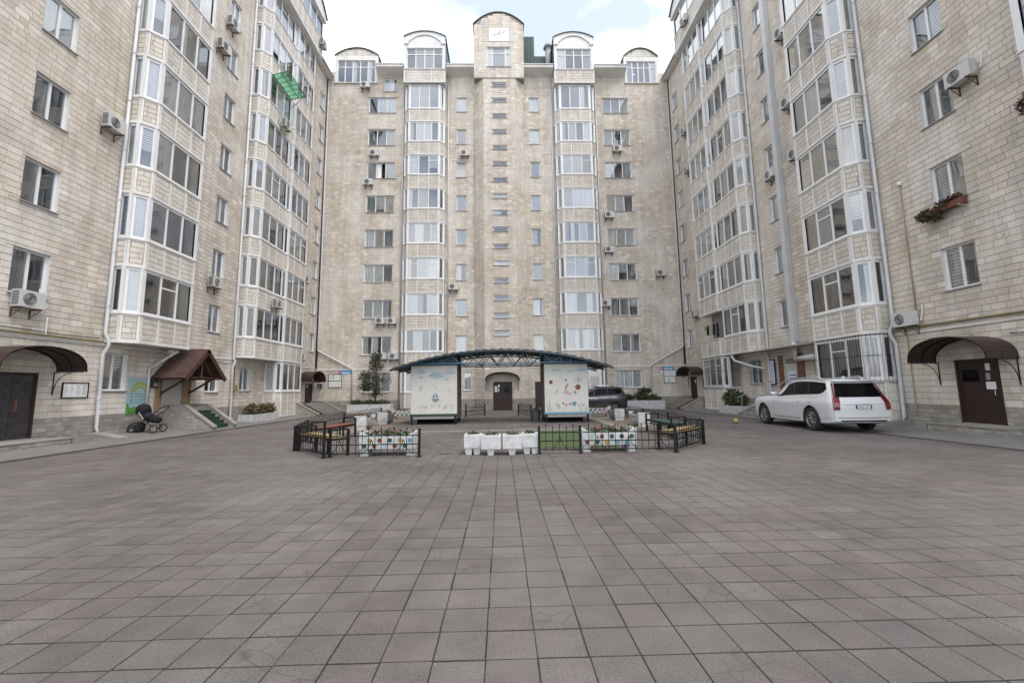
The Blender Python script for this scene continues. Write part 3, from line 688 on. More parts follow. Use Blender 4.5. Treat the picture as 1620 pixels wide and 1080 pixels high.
for a0, a1, b0, b1, n in wins:
    ks = None
    if n == 3 and b0 > 20: ks = rng.choice([[None, 'curtain_white', 'curtain_white'], ['curtain_white', 'curtain_grey', 'curtain_white'], [None, None, 'curtain_beige']])
    window(FC, a0, a1, b0, b1, n, bC, rng, kinds=ks, open_pane=(1 if (n == 3 and abs(b0-SC(5)) < .1 and a0 < 0) else 0 if (n == 1 and a0 < 0 and abs(b0-SC(5)-.1) < .1) else None))
for a0, a1 in ((XL, tow[0]-.01), (tow[1]+.01, XR)): MB().box(FC, a0, a1, 3.17, 3.25, .002, .04).build('string_course', 'stucco', bC)
# bays
def cbay(a0, a1):
    pr = [(a0, 0), (a0+.06, .42), (a0+.42, .78), (a1-.42, .78), (a1-.06, .42), (a1, 0)]
    for k in range(8):
        zs = BSC(k)
        bay(FC, pr, zs-1.15, zs, (BSC(k+1)-1.15 if k < 7 else 26.45), bC, rng, (0, 1, 3 if k % 3 else 4, 1, 0), strips=(1, 1, 3, 1, 1), transoms=((1, 3) if k in (2, 5) else ()))
    bay(FC, pr, .05, 1.42, 3.2, bC, rng, (0, 1, 3, 1, 0), strips=(1, 1, 3, 1, 1), kinds=['blind', 'curtain_dark', 'blind', 'blind', 'blind'])
cbay(-7.72, -4.42); cbay(4.60, 7.92)
def arch_pts(a0, a1, zs, zc, n=14): 
    return [(a0+(a1-a0)*i/n, zs+(zc-zs)*(1-abs(2*i/n-1)**2.1)) for i in range(n+1)]
def arched_dormer(a0, a1, zb, zg0, zg1, zs, zc, out, n, brick_gable, parapet):
    """attic dormer with a curved metal roof"""
    d = MB(); 
    for x0, x1 in ((a0, a0+.2), (a1-.2, a1)): d.box(FC, x0, x1, zg0, zs, out-.25, out)
    d.box(FC, a0+.2, a1-.2, zg1, zs, out-.25, out)
    root = d.build('dormer', 'pvc_old' if not brick_gable else 'stucco', bC)
    ap = arch_pts(a0-.08, a1+.08, zs, zc)
    MB().prism([FC.P(x, z, out-.02) for x, z in ap], FC.en*-.2).build('gable_panel', 'mortar' if brick_gable else 'pvc_old', root)
    if brick_gable:
        g = MB(); 
        for r in courses(a0+.25, a1-.25, zs+.02, zc-.12, .16, .36, [], rng):
            mid = (r[0]+r[1])/2; h = zs+(zc-zs)*(1-abs(2*(mid-a0)/(a1-a0)-1)**2.1)
            if r[3] < h-.06: brick_geo(g, Frame(FC.P(0, 0, out-.018), FC.ex, FC.ez, FC.en), r)
        tag(g.build('stone_panel', 'stone_pale', root), kind='stuff')
    else:
        m = MB(); inner = arch_pts(a0+.25, a1-.25, zs-.55, zc-.32); m.tube([FC.P(x, z, out+.02) for x, z in inner], .07, 6); m.box(FC, a0-.06, a0+.32, zs-.7, zs-.55, out-.02, out+.1); m.box(FC, a1-.32, a1+.06, zs-.7, zs-.55, out-.02, out+.1); m.build('arch_moulding', 'stucco', root, smooth=False)
    r = MB(); vs = []
    for x, z in ap: vs += [FC.P(x, z+.0, out+.08), FC.P(x, z+.0, -3), FC.P(x, z+.04, out+.08), FC.P(x, z+.04, -3)]
    k = len(ap)
    r.add(vs, [(4*i+2, 4*i+6, 4*i+7, 4*i+3) for i in range(k-1)]+[(4*i, 4*i+1, 4*i+5, 4*i+4) for i in range(k-1)]+[(4*i, 4*i+4, 4*i+6, 4*i+2) for i in range(k-1)]+[(0, 2, 3, 1), (4*k-4, 4*k-3, 4*k-1, 4*k-2)])
    r.build('curved_roof', 'roof_cap', root)
    c = MB(); c.box(FC, a0+.01, a0+.1, max(zg0, 28.1), zs, -3, out-.26); c.box(FC, a1-.1, a1-.01, max(zg0, 28.1), zs, -3, out-.26); c.build('cheek', 'roof_green', root)
    glazing(FC, a0+.2, a1-.2, zg0, zg1, n, root, rng, frame=1, c=out-.12, transom=tuple(range(n)), kinds=[rng.choice(['curtain_white', None, None, 'curtain_grey']) for _ in range(n)])
    i2 = MB(); i2.box(FC, a0+.2, a1-.2, zg0+.02, zs, -2.2, -2.1); i2.box(FC, a0+.2, a1-.2, zg0-.05, zg0+.01, -2.2, out-.2); i2.build('room_recess', 'interior', root)
    if parapet: MB().box(FC, a0-.02, a1+.02, zg0-.06, zg0-.005, out-.2, out+.08).build('sill', 'stucco', root)
    return root
for a0, a1 in ((-7.75, -4.4), (4.63, 7.9)):
    arched_dormer(a0, a1, 26.5, 27.72, 29.6, 30.62, 31.12, .95, 4, False, True)
    pr = [(a0, 0), (a0, .95), (a1, .95), (a1, 0)]
    q = bay(FC, pr, 26.5, 27.7, 27.72, bC, rng, (0, 0, 0), glazed=False, strips=(1, 3, 1)); q.name = 'attic_parapet'
arched_dormer(-13.72, -10.15, 27.1, 27.14, 29.2, 29.62, 30.32, .06, 5, True, True)
arched_dormer(10.72, 13.62, 27.2, 27.2, 29.2, 29.62, 30.42, .06, 5, True, True)
# eaves between the dormers, and the roof
for a0, a1 in ((-10.13, -7.85), (-4.3, tow[0]-.02), (tow[1]+.02, 4.55), (8.0, 10.7)):
    e = MB(); e.add([FC.P(a0, 27.72, .01), FC.P(a1, 27.72, .01), FC.P(a1, 28.0, .85), FC.P(a0, 28.0, .85)], [(0, 3, 2, 1)], FC.flip); e.box(FC, a0, a1, 28.0, 28.2, -.3, .86); ev = e.build('eaves', 'stucco', bC)
    MB().box(FC, a0-.01, a1+.01, 28.2, 28.27, -.3, .92).build('gutter', 'pipe_white', ev)
r = MB(); r.add([FC.P(XL, 28.28, -.45), FC.P(XR, 28.28, -.45), FC.P(XR, 29.4, -6), FC.P(XL, 29.4, -6)], [(0, 1, 2, 3)]); r.add([FC.P(XL, 28.28, -12), FC.P(XR, 28.28, -12), FC.P(XR, 29.4, -6), FC.P(XL, 29.4, -6)], [(0, 3, 2, 1)]); r.build('roof', 'roof_green', bC)
g = MB(); g.box(FC, 2.1, 3.15, 28.2, 32.4, -3.2, -1.0); g.box(FC, 3.15, 5.0, 28.2, 30.5, -3.2, -1.0)
for i in range(9): g.box(FC, 2.2+i*.32, 2.23+i*.32, 28.2, 32.4 if i < 3 else 30.5, -1.0, -.96)
g.build('roof_housing', 'roof_green', bC)
g = MB(); g.tube([FC.P(4.35, 28.2, -.8), FC.P(4.35, 31.1, -.8)], .26, 12); g.tube([FC.P(4.35, 31.1, -.8), FC.P(4.35, 31.4, -.8), FC.P(4.35, 31.7, -.8)], [.42, .3, .05], 12); g.build('flue', 'skin_grey', bC, smooth=True)
rl = MB()
for a0, a1 in ((-10.1, -8), (-4.3, -2.1), (8.1, 10.6)):
    for zz in (28.75, 29.15): rl.tube([FC.P(a0, zz, -.3), FC.P(a1, zz, -.3)], .015, 5)
    for i in range(4): rl.tube([FC.P(a0+(a1-a0)*i/3, 28.25, -.3), FC.P(a0+(a1-a0)*i/3, 29.15, -.3)], .015, 5)
rl.build('roof_rail', 'skin_grey', bC)
# stair tower
TW = .9
pr = [(tow[0], 0), (tow[0], .22), (tow[0]+.72, TW), (tow[1]-.72, TW), (tow[1], .22), (tow[1], 0)]
tw_w = [(-.55, .63, 5.62+1.371*i, 6.0+1.371*i) for i in range(16)]
tdoor = (-.66, .76, .0, 2.1)
twr = None
G3, ln3 = FC.facet(pr[2], pr[3]); off = pr[2][0]
th = [(a-off, b2-off, z0, z1) for a, b2, z0, z1 in tw_w+[tdoor]]
for i in range(5):
    G, ln = FC.facet(pr[i], pr[i+1]); hh = th if i == 2 else []
    w = backing(G, 0, ln, -.02, 27.0, hh, bC, 'tower_wall'); lay_bricks(G, courses(0, ln, .84, 27.0, .2, .4, hh, rng), w, 0, 'stone', rng); lay_bricks(G, courses(0, ln, 0, .84, .14, .3, hh, rng), w, 0, 'plinth', rng)
for i, (a, b2, z0, z1) in enumerate(th[:-1]):
    window(G3, a, b2, z0, z1, 1, bC, rng, kinds=['curtain_white' if i in (4, 7, 8) else None], sill=True)
corb = MB(); corb.add([FC.P(a, 26.98, c+.012) for a, c in pr], [tuple(range(6))], FC.flip); corb.box(FC, tow[0]-.02, tow[1]+.02, 26.9, 27.0, .0, TW+.03); corb.build('tower_corbel', 'concrete', bC)
bw = (-.93, .98, 27.95, 29.75)
for i, (p0, p1) in enumerate((((tow[0]-.01, 0), (tow[0]-.01, TW+.02)), ((tow[0]-.01, TW+.02), (tow[1]+.01, TW+.02)), ((tow[1]+.01, TW+.02), (tow[1]+.01, 0)))):
    G, ln = FC.facet(p0, p1); hh = []
    if i == 1: hh = [(bw[0]-p0[0], bw[1]-p0[0], bw[2], bw[3]), (-.82-p0[0], .96-p0[0], 30.22, 31.5)]
    if i == 1: hh2 = hh[:1]
    zt = 31.8
    w = backing(G, 0, ln, 27.0, zt, hh2 if i == 1 else [], bC, 'tower_wall'); lay_bricks(G, courses(0, ln, 27.0, zt, .2, .4, hh, rng), w, 0, 'stone', rng)
    if i == 1:
        window(G, *hh[0], 3, bC, rng, kinds=['curtain_white', 'curtain_grey', 'curtain_white'], transom=(0, 1, 2), split=(.22, .56, .22))
        ap = arch_pts(0, ln, zt, 32.88); MB().prism([G.P(x, z, 0) for x, z in ap], G.en*-.3).build('tower_gable', 'mortar', bC)
        gg = MB()
        for rr in courses(.05, ln-.05, zt, 33.0, .2, .4, [], rng):
            hm = min(zt+(32.88-zt)*(1-abs(2*x/ln-1)**2.1) for x in rr[:2])
            if rr[3] < hm+.02: brick_geo(gg, G, rr)
        tag(gg.build('stone_gable', 'stone', bC), kind='stuff')
        rf = MB(); vs = []; ap = arch_pts(-.1, ln+.1, zt, 32.92)
        for x, z in ap: vs += [G.P(x, z, .09), G.P(x, z, -4), G.P(x, z+.05, .09), G.P(x, z+.05, -4)]
        k = len(ap); rf.add(vs, [(4*j+2, 4*j+6, 4*j+7, 4*j+3) for j in range(k-1)]+[(4*j, 4*j+1, 4*j+5, 4*j+4) for j in range(k-1)]+[(4*j, 4*j+4, 4*j+6, 4*j+2) for j in range(k-1)]); rf.build('curved_roof', 'roof_cap', bC)
        # plaque with a winged letter emblem
        pq = empty('wall_plaque', G.P(ln/2, 30.86, .02), 0, 'white plaque with pink winged emblem high on the stair tower', 'plaque')
        c0 = ln/2+.03
        pl = MB().box(G, c0-.86, c0+.86, 30.25, 31.47, -.0, .03).build('plaque_board', 'plate_white', pq)
        em = MB()
        for P in ([(-.42, -.1), (-.12, -.02), (.06, .34), (.02, .02), (-.1, -.12)], [(.0, .36), (.07, .36), (.14, -.12), (.05, -.12)], [(.1, -.05), (.3, .2), (.66, .4), (.5, .16), (.2, .02), (.16, -.12)], [(-.62, -.14), (-.3, .0), (-.22, -.1), (-.42, -.16)]):
            em.prism([G.P(c0+x, 30.92+y, .031) for x, y in P], G.en*.004)
        em.build('emblem', 'pink_pale', pq)
        t = MB(); t.box(G, c0-.5, c0+.5, 30.52, 30.56, .031, .034); t.build('emblem_line', 'grey_print', pq)
# tower door
a0, a1, z0, z1 = th[-1]
fr = MB(); fr.box(G3, a0, a0+.06, z0, z1, -.12, .03); fr.box(G3, a1-.06, a1, z0, z1, -.12, .03); fr.box(G3, a0+.06, a1-.06, z1-.06, z1, -.12, .03); dr = fr.build('door', 'door_brown', bC)
MB().box(G3, a0+.06, a1-.06, z0, z1-.06, -.09, -.03).build('door_leaf', 'door_brown', dr); MB().box(G3, a0+.8, a1-.18, 1.3, 1.75, -.03, -.024).build('door_pane', 'car_glass', dr)
for q in ((.1, .3, 1.35, 1.8), (.34, .44, 1.4, 1.62), (.36, .5, 1.7, 1.9)): MB().box(G3, a0+q[0], a0+q[1], q[2], q[3], -.03, -.018).build('notice_sheet', 'paper', dr)
fr = MB(); fr.box(FC, 2.55, 3.35, .1, 2.1, -.1, -.03); fr.build('door', 'door_brown', bC)
# downpipes of the middle block
for sg, x in ((-1, -14.15), (1, 14.28)):
    downpipe(FC, [(x, 28.0, .12), (x, 4.75, .12), (x-sg*.05, 4.68, .12), (x-sg*2.62, 3.3, .12), (x-sg*2.7, 3.15, .12), (x-sg*2.7, .4, .12)], .06, bC)
for x in (-7.92, -4.2, 4.38, 8.12): downpipe(FC, [(x, 27.9, .08), (x, .2, .08)], .05, bC)
# ------------------------------------------------------------------ air conditioners
LOC = Frame((0, 0, 0), (1, 0, 0), (0, 0, 1), (0, -1, 0))     # local: x along, z up, -y outward
def make_ac():
    r = empty('air_conditioner')
    m = MB(); m.box(LOC, -.40, .40, 0, .54, .10, .38); local(m.build('casing', 'ac_white', r))
    m = MB()
    for i in range(9): m.box(LOC, -.406, -.40, .05+i*.052, .08+i*.052, .13, .35)
    local(m.build('side_louvre', 'ac_dark', r))
    m = MB(); m.disc(LOC, -.1, .27, .381, .21, 20, .004); f = local(m.build('fan', 'ac_dark', r))
    m = MB()
    for q in (.06, .105, .15, .195): m.tube([LOC.P(-.1+q*math.cos(t*math.pi/10), .27+q*math.sin(t*math.pi/10), .39) for t in range(20)], .006, 4, close=True)
    for t in range(6): m.box(LOC, -.1-.2*math.cos(t*.52)-.003, -.1-.2*math.cos(t*.52)+.003, .27, .271, .386, .39)
    local(m.build('fan_grille', 'ac_white', f))
    m = MB(); m.box(LOC, .38, .43, .04, .3, .14, .26); local(m.build('valve_cover', 'ac_white', r))
    m = MB()
    for x in (-.28, .28): m.box(LOC, x-.02, x+.02, -.04, -.002, .0, .42); m.box(LOC, x-.02, x+.02, -.32, -.04, .0, .03); m.tube([LOC.P(x, -.3, .02), LOC.P(x, -.03, .38)], .012, 5)
    local(m.build('bracket', 'rust', r))
    m = MB(); m.tube([LOC.P(.41, .2, .2), LOC.P(.5, .15, .12), LOC.P(.52, .5, .03), LOC.P(.5, .75, .01)], .018, 6); local(m.build('hose', 'pvc', r))
    return r
AC = make_ac(); first = True
P_, K_, M_ = 'block with the gabled porch', 'block behind the white car', 'stair-tower block'
ACS = [('L', 183, 207, 0, 'white air conditioner by a downpipe, four storeys up on the '+P_), ('L', 48, 487, 0, 'white air conditioner under the lowest window beside the plastic-wrapped door'),
 ('L', 372, 46, 0, 'white air conditioner beside a high small window on the '+P_), ('L', 357, 82, 0, 'white air conditioner just below another high unit on the '+P_),
 ('L', 343, 455, 0, 'white air conditioner under a small window above the shingle porch'), ('L', 455, 204, .9, 'white air conditioner fixed to a bay below the green metal frame'),
 ('L', 441, 487, .84, 'white air conditioner hung on the parapet of a second-storey bay above the flower planter'), ('L', 513, 75, 1.2, 'white air conditioner on the attic parapet of the '+P_),
 ('L', 485, 447, 0, 'small dark-sided air conditioner beside a double bay of the '+P_), ('L', 478, 570, 0, 'white air conditioner low beside the double bay, above the corner steps'),
 ('R', 1517, 130, 0, 'white air conditioner at a window corner above the flower box'), ('R', 1430, 516, 0, 'white air conditioner on rusty brackets above the arched brown door canopy'),
 ('R', 1217, 283, 0, 'white air conditioner under a small window by the thick white duct'), ('R', 1233, 58, 0, 'white air conditioner between the thick duct and the topmost bay in view'),
 ('R', 1244, 168, 0, 'white air conditioner beside the duct and the fifth-storey bay'), ('R', 1256, 250, 0, 'white air conditioner beside the duct and the fourth-storey bay'),
 ('R', 1098, 501, 0, 'white air conditioner beside the open balcony with laundry'), ('R', 1081, 212, 0, 'air conditioner high beside the double bay of the '+K_),
 ('R', 1086, 272, 0, 'air conditioner beside the double bay, one storey below its twin unit'), ('R', 1080, 38, 1.2, 'white air conditioner on the attic parapet of the '+K_),
 ('C', 577, 138, .02, 'white air conditioner under the arched attic dormer at the end of the '+M_), ('C', 591, 246, 0, 'white air conditioner under a triple window, six storeys up, stair-tower block'), ('C', 582, 292, 0, 'white air conditioner under a triple window with open sash'),
 ('C', 735, 246, 0, 'white air conditioner under a narrow window between bay and tower, six storeys up'), ('C', 717, 458, 0, 'white air conditioner beside the narrow window next to the tower, two storeys up'),
 ('C', 601, 512, 0, 'air conditioner in the upper stacked pair, the one under the middle of a triple window'), ('C', 619, 512, 0, 'air conditioner in the upper stacked pair, the one beside the bay downpipe'),
 ('C', 603, 568, 0, 'air conditioner just above the small tree, farther from the bay downpipe'), ('C', 622, 568, 0, 'air conditioner just above the small tree, touching the bay downpipe'),
 ('C', 977, 239, 0, 'white air conditioner over a triple window sill, upper storey'), ('C', 964, 344, 0, 'white air conditioner beside a triple window, higher of two in a column'),
 ('C', 964, 399, 0, 'white air conditioner beside a triple window, lower of two in a column'), ('C', 1046, 436, 0, 'lone white air conditioner on blank wall near the corner downpipe'), ('C', 959, 484, 0, 'white air conditioner squeezed between bay and second-storey triple window')]
for sd_, x, y, out, lab in ACS:
    o = AC if first else copy_tree(AC); first = False
    if sd_ == 'L': p = onX(x, y, XL+out); rz = math.pi/2
    elif sd_ == 'R': p = onX(x, y, XR-out); rz = -math.pi/2
    else: p = onY(x, y, YC-out); rz = 0
    sdir = {'L': Vector((1, 0, 0)), 'R': Vector((-1, 0, 0)), 'C': Vector((0, -1, 0))}[sd_]
    p2 = p + (-sdir*0)
    # the pixel marks the unit's lower front edge: slide back so the body, not the wall, sits there
    if sd_ == 'L': q = onX(x, y, XL+out+.3); p2 = Vector((XL+out, q.y, q.z))
    elif sd_ == 'R': q = onX(x, y, XR-out-.3); p2 = Vector((XR-out, q.y, q.z))
    else: q = onY(x, y, YC-out-.3); p2 = Vector((q.x, YC-out, q.z))
    o.location = p2 + sdir*.012; o.rotation_euler = (0, 0, rz); o.scale = (.92, .92, .92)
    tag(o, lab, 'air conditioner', 'air conditioners on the facades')
# ------------------------------------------------------------------ door canopies
def arch_canopy(F, a0, a1, z0, zc, out, label, m='canopy_brown', low=.75, nm='door_canopy'):
    root = empty(nm, F.P((a0+a1)/2, z0, .1), 0, label, 'canopy'); n = 16
    ap = [(a0+(a1-a0)*(.5-.5*math.cos(math.pi*i/n)), z0+(zc-z0)*math.sin(math.pi*i/n)**.8) for i in range(n+1)]
    s = MB(); vs = []
    for x, z in ap: vs += [F.P(x, z, .02), F.P(x, z, out), F.P(x, z+.025, .02), F.P(x, z+.025, out)]
    s.add(vs, [(4*i, 4*i+1, 4*i+5, 4*i+4) for i in range(n)]+[(4*i+2, 4*i+6, 4*i+7, 4*i+3) for i in range(n)]+[(4*i+1, 4*i+3, 4*i+7, 4*i+5) for i in range(n)]+[(4*i, 4*i+4, 4*i+6, 4*i+2) for i in range(n)]+[(0, 2, 3, 1), (4*n, 4*n+1, 4*n+3, 4*n+2)])
    s.build('canopy_sheet', m, root, smooth=False)
    r = MB()
    for c in (.05, out*.5, out-.03): r.tube([F.P(x, z-.02, c) for x, z in ap], .016, 5)
    r.build('arch_rib', 'black_metal', root)
    for x in (a0+.06, a1-.06):
        k = MB(); k.tube([F.P(x, z0-low, .03), F.P(x, z0, .03)], .016, 5); k.tube([F.P(x, z0-.02, .03), F.P(x, z0-.02, out-.05)], .014, 5)
        k.tube([F.P(x, z0-low+.05+(low-.1)*math.sin(t*math.pi/12), .04+(out*.5)*(1-math.cos(t*math.pi/12))) for t in range(7)], .012, 5)
        k.build('bracket', 'black_metal', root)
    return root
arch_canopy(FL, 11.9, 14.35, 2.3, 2.98, 1.0, 'brown arched canopy over the door wrapped in plastic film')
arch_canopy(FR, 11.78, 14.12, 2.22, 2.92, 1.0, 'brown arched canopy over the door with white notices, near the white car')
arch_canopy(Frame(FC.P(0, 0, TW), FC.ex, FC.ez, FC.en), -1.24, 1.3, 2.2, 2.8, .85, 'dark brown arched canopy over the stair tower door')
arch_canopy(FL, 31.2, 33.6, 2.3, 3.02, .95, 'dark arched canopy above the corner door by the small tree', low=.9)
arch_canopy(FR, 30.9, 33.5, 2.38, 3.02, .95, 'dark arched canopy above the corner door beside the barred bay', low=.9)
# ------------------------------------------------------------------ gabled porch with steps
gp = empty('gabled_porch', (-13.4, 19.4, .15), 0, 'dark red shingle gabled porch roof on timber brackets over white door', 'porch')
ye0, ye1, yr, ze, zr, xt = 18.13, 20.78, 19.45, 2.2, 3.47, -12.9
for y0, sgn in ((ye0, 1), (ye1, -1)):
    dy = yr-y0; ln = math.hypot(dy, zr-ze); up_ = Vector((0, dy/ln, (zr-ze)/ln)); ex = Vector((1, 0, 0)); nrm = ex.cross(up_)*sgn
    G = Frame((XL, y0, ze), ex, up_, nrm)
    deck = MB().box(G, .02, xt-XL, 0, ln, -.05, -.004).build('roof_deck', 'wood_red', gp)
    sh = MB(); k = 0; b = 0
    while b < ln-.02:
        a = .02-random.uniform(0, .2)
        while a < xt-XL:
            w = .22; a0, a1 = max(.02, a), min(a+w, xt-XL+.02)
            if a1-a0 > .03: sh.box(G, a0+.004, a1-.004, b, min(b+.17, ln+.01), -.003, .012+random.uniform(0, .008))
            a += w
        b += .14; k += 1
    tag(sh.build('shingle_course', 'shingle', deck), kind='stuff')
    MB().box(G, xt-XL-.03, xt-XL+.03, -.03, ln, -.16, .022).build('barge_board', 'wood_red', gp)
tr = MB()
for x in (xt-.18, xt-.6):
    for p, q in (((ye0+.15, ze+.02), (ye1-.15, ze+.02)), ((yr, ze+.02), (yr, zr-.1)), ((ye0+.6, ze+.02), (yr, zr-.35)), ((ye1-.6, ze+.02), (yr, zr-.35))):
        tr.tube([(x-.05, p[0], p[1]), (x-.05, q[0], q[1])], .045, 4)
tr.build('gable_truss', 'wood_red', gp)
for y in (ye0+.5, ye1-.5):
    k = MB(); k.tube([(XL+.06, y, 1.55), (xt-.25, y, ze)], .05, 4); k.tube([(XL+.06, y, 1.4), (XL+.06, y, ze)], .05, 4); k.tube([(XL+.02, y, ze), (xt, y, ze)], .05, 4); k.build('brace', 'wood_red', gp)
def stone_face(mb, F, poly, rng, ch=.14, bl=.3):
    us = [p[0] for p in poly]; vs = [p[1] for p in poly]
    def inside(u, v):
        c = False; n = len(poly)
        for i in range(n):
            (x1, y1), (x2, y2) = poly[i], poly[i-1]
            if (y1 > v) != (y2 > v) and u < (x2-x1)*(v-y1)/(y2-y1)+x1: c = not c
        return c
    for r in courses(min(us), max(us), min(vs), max(vs), ch, bl, [], rng):
        if all(inside(u, v) for u in (r[0]+.02, r[1]-.02) for v in (r[2]+.01, r[3]-.01)): brick_geo(mb, F, r, d=.012)
def steps(name, F, a0, a1, top, n, land, run, label, tread='concrete', ramps=False, base=.02):
    """stone steps coming straight out of the wall; land = landing depth"""
    root = empty(name, F.P((a0+a1)/2, base, .3), 0, label, 'steps'); rs = (top-base)/n
    MB().box(F, a0+.2, a1-.2, base-.1, top, .012, land).build('landing', 'concrete', root)
    for i in range(n-1):
        z = top-rs*(i+1); MB().box(F, a0+.2, a1-.2, base-.1, z, land+run*i+(.002), land+run*(i+1)).build('step', 'concrete', root)
        if tread != 'concrete': MB().box(F, a0+.22, a1-.22, z+.002, z+.012, land+run*i+.01, land+run*(i+1)+.012).build('step_carpet', tread, root); MB().box(F, a0+.22, a1-.22, z-rs+.01, z+.012, land+run*(i+1)+.002, land+run*(i+1)+.014).build('riser_carpet', tread, root)
    far = land+run*(n-1)+.25
    for s in (a0, a1-.2):
        w = MB(); pts = [F.P(s, base-.1, .01), F.P(s, base-.1, far), F.P(s, base+.04, far), F.P(s, top+.08, land), F.P(s, top+.08, .01)]; w.prism(pts, F.ex*.2); wl = w.build('side_wall', 'mortar', root)
        c = MB(); L2 = [(land, top+.085), (far+.03, base+.045)]
        c.prism([F.P(s-.03, z, c0) for c0, z in ((.012, top+.085), (land, top+.085), (far+.05, base+.045), (far+.05, base+.105), (land+.01, top+.145), (.012, top+.145))], F.ex*.26); c.build('coping', 'concrete', root)
        fm = MB()
        for ss, en in ((s, -1), (s+.2, 1)):
            q = Frame(F.P(ss, 0, 0), F.en, F.ez, F.ex*en); stone_face(fm, q, [(.02, base), (far, base), (far, base+.04), (land, top+.08), (.02, top+.08)], random.Random(4))
        tag(fm.build('stone_face', 'plinth', wl), kind='stuff')
    if ramps:
        for s in (a0+.5, a0+.95):
            MB().prism([F.P(s, top+.0, land-.05), F.P(s, base, far), F.P(s, base+.03, far), F.P(s, top+.04, land-.05)], F.ex*.16).build('pushchair_rail', 'black_metal', root)
    return root
steps('porch_steps', FL, 19.0, 20.65, .95, 6, .85, .2, 'grey stone steps with dark green carpet under the shingle porch', tread='carpet_green', base=.06)
MB_ = steps('corner_steps', FL, 28.95, 33.3, .74, 5, 1.0, .27, 'grey stone corner steps with pushchair rails beside the small tree', ramps=True, base=.03)
steps('corner_steps', FR, 29.4, 33.4, .68, 5, 1.0, .27, 'grey stone corner steps with dark rails beside the barred ground bay', ramps=True, base=.03)
def stoop(F, a0, a1, z, out, label):
    r = empty('door_stoop', F.P((a0+a1)/2, .1, .3), 0, label, 'doorstep')
    w = MB().box(F, a0, a1, -.02, z-.03, .012, out).build('stoop_base', 'mortar', r)
    k = MB()
    for q in courses(a0, a1, .02, z-.035, .11, .26, [], random.Random(8)): brick_geo(k, Frame(F.P(0, 0, out), F.ex, F.ez, F.en), q, d=.014)
    for en, s in ((-1, a0), (1, a1)):
        for q in courses(.02, out, .02, z-.035, .11, .26, [], random.Random(9)): brick_geo(k, Frame(F.P(s, 0, 0), F.en, F.ez, F.ex*en), q, d=.014)
    tag(k.build('stone_face', 'plinth', w), kind='stuff')
    MB().box(F, a0-.03, a1+.03, z-.03, z, .013, out+.03).build('stoop_slab', 'concrete', r)
    MB().prism([F.P(a1+.035, z-.004, .25), F.P(a1+.035, z-.004, out-.15), F.P(a1+1.0, .1, out-.15), F.P(a1+1.0, .1, .25)], F.ez*-.05).build('ramp', 'concrete', r)
    MB().prism([F.P(a1+.03, z+.02, out-.14), F.P(a1+.9, .12, out-.14), F.P(a1+.9, .02, out-.14), F.P(a1+.03, .02, out-.14)], F.en*.16).build('ramp_cheek', 'concrete', r)
    return r
stoop(FL, 11.3, 13.9, .28, 1.15, 'low stone doorstep with ramp at the film-wrapped door')
stoop(FR, 11.6, 13.75, .32, .95, 'low stone doorstep with ramp at the brown notice-covered door')
for F, a, lab in ((FL, 15.35, 'low concrete ramp block at the foot of the downpipe by the ground window'), (FR, 15.3, 'low stone kerb block at the foot of the downpipe behind the white car')):
    k = MB(); k.prism([F.P(a, .0, .02), F.P(a, .0, 1.35), F.P(a, .1, 1.35), F.P(a, .26, .5), F.P(a, .26, .02)], F.ex*.42); tag(k.build('ramp_block', 'concrete'), lab, 'ramp')
# ------------------------------------------------------------------ signs and boards
def board(nm, F, a0, a1, z0, z1, label, frame='black_metal', face='paper', split=False, c=.03, cat='notice board'):
    r = empty(nm, F.P((a0+a1)/2, z0, .02), 0, label, cat); f = .03
    k = MB(); k.box(F, a0, a1, z0, z0+f, .013, c+.02); k.box(F, a0, a1, z1-f, z1, .013, c+.02); k.box(F, a0, a0+f, z0+f, z1-f, .013, c+.02); k.box(F, a1-f, a1, z0+f, z1-f, .013, c+.02)
    if split: k.box(F, a0+f, a1-f, (z0+z1)/2-.02, (z0+z1)/2+.02, .013, c+.02)
    k.build('frame', frame, r); MB().box(F, a0+f, a1-f, z0+f, z1-f, .013, c).build('backing_sheet', face, r)
    rg = random.Random(int(a0*100)); rows = ((z0+.06, (z0+z1)/2-.05), ((z0+z1)/2+.05, z1-.06)) if split else ((z0+.06, z1-.06),)
    for lo, hi in rows:
        x = a0+.07
        while x < a1-.2:
            w = rg.uniform(.16, .26); h = rg.uniform(.6, .95)*(hi-lo); zz = lo+rg.uniform(0, (hi-lo)-h)
            MB().box(F, x, min(x+w, a1-.05), zz, zz+h, c+.001, c+.004).build('notice_sheet', rg.choice(['paper', 'paper_tint', 'paper_blue', 'paper']), r)
            t = MB(); q = zz+h-.05
            while q > zz+.05: t.quad(F, x+.02, min(x+w, a1-.05)-rg.uniform(.02, .08), q, q+.012, c+.005); q -= .04
            if t.f: t.build('print_lines', 'grey_print', r)
            x += w+.03
    return r
board('notice_board', FL, 14.58, 15.5, 1.46, 1.98, 'black framed notice board between film-wrapped door and white downpipe')
board('notice_board', FC, -13.28, -12.25, 1.86, 2.88, 'two-part black notice board beside corner steps near the small tree', split=True)
board('notice_board', FC, 12.62, 13.6, 1.88, 2.87, 'two-part black notice board beside corner steps near the barred bay', split=True)
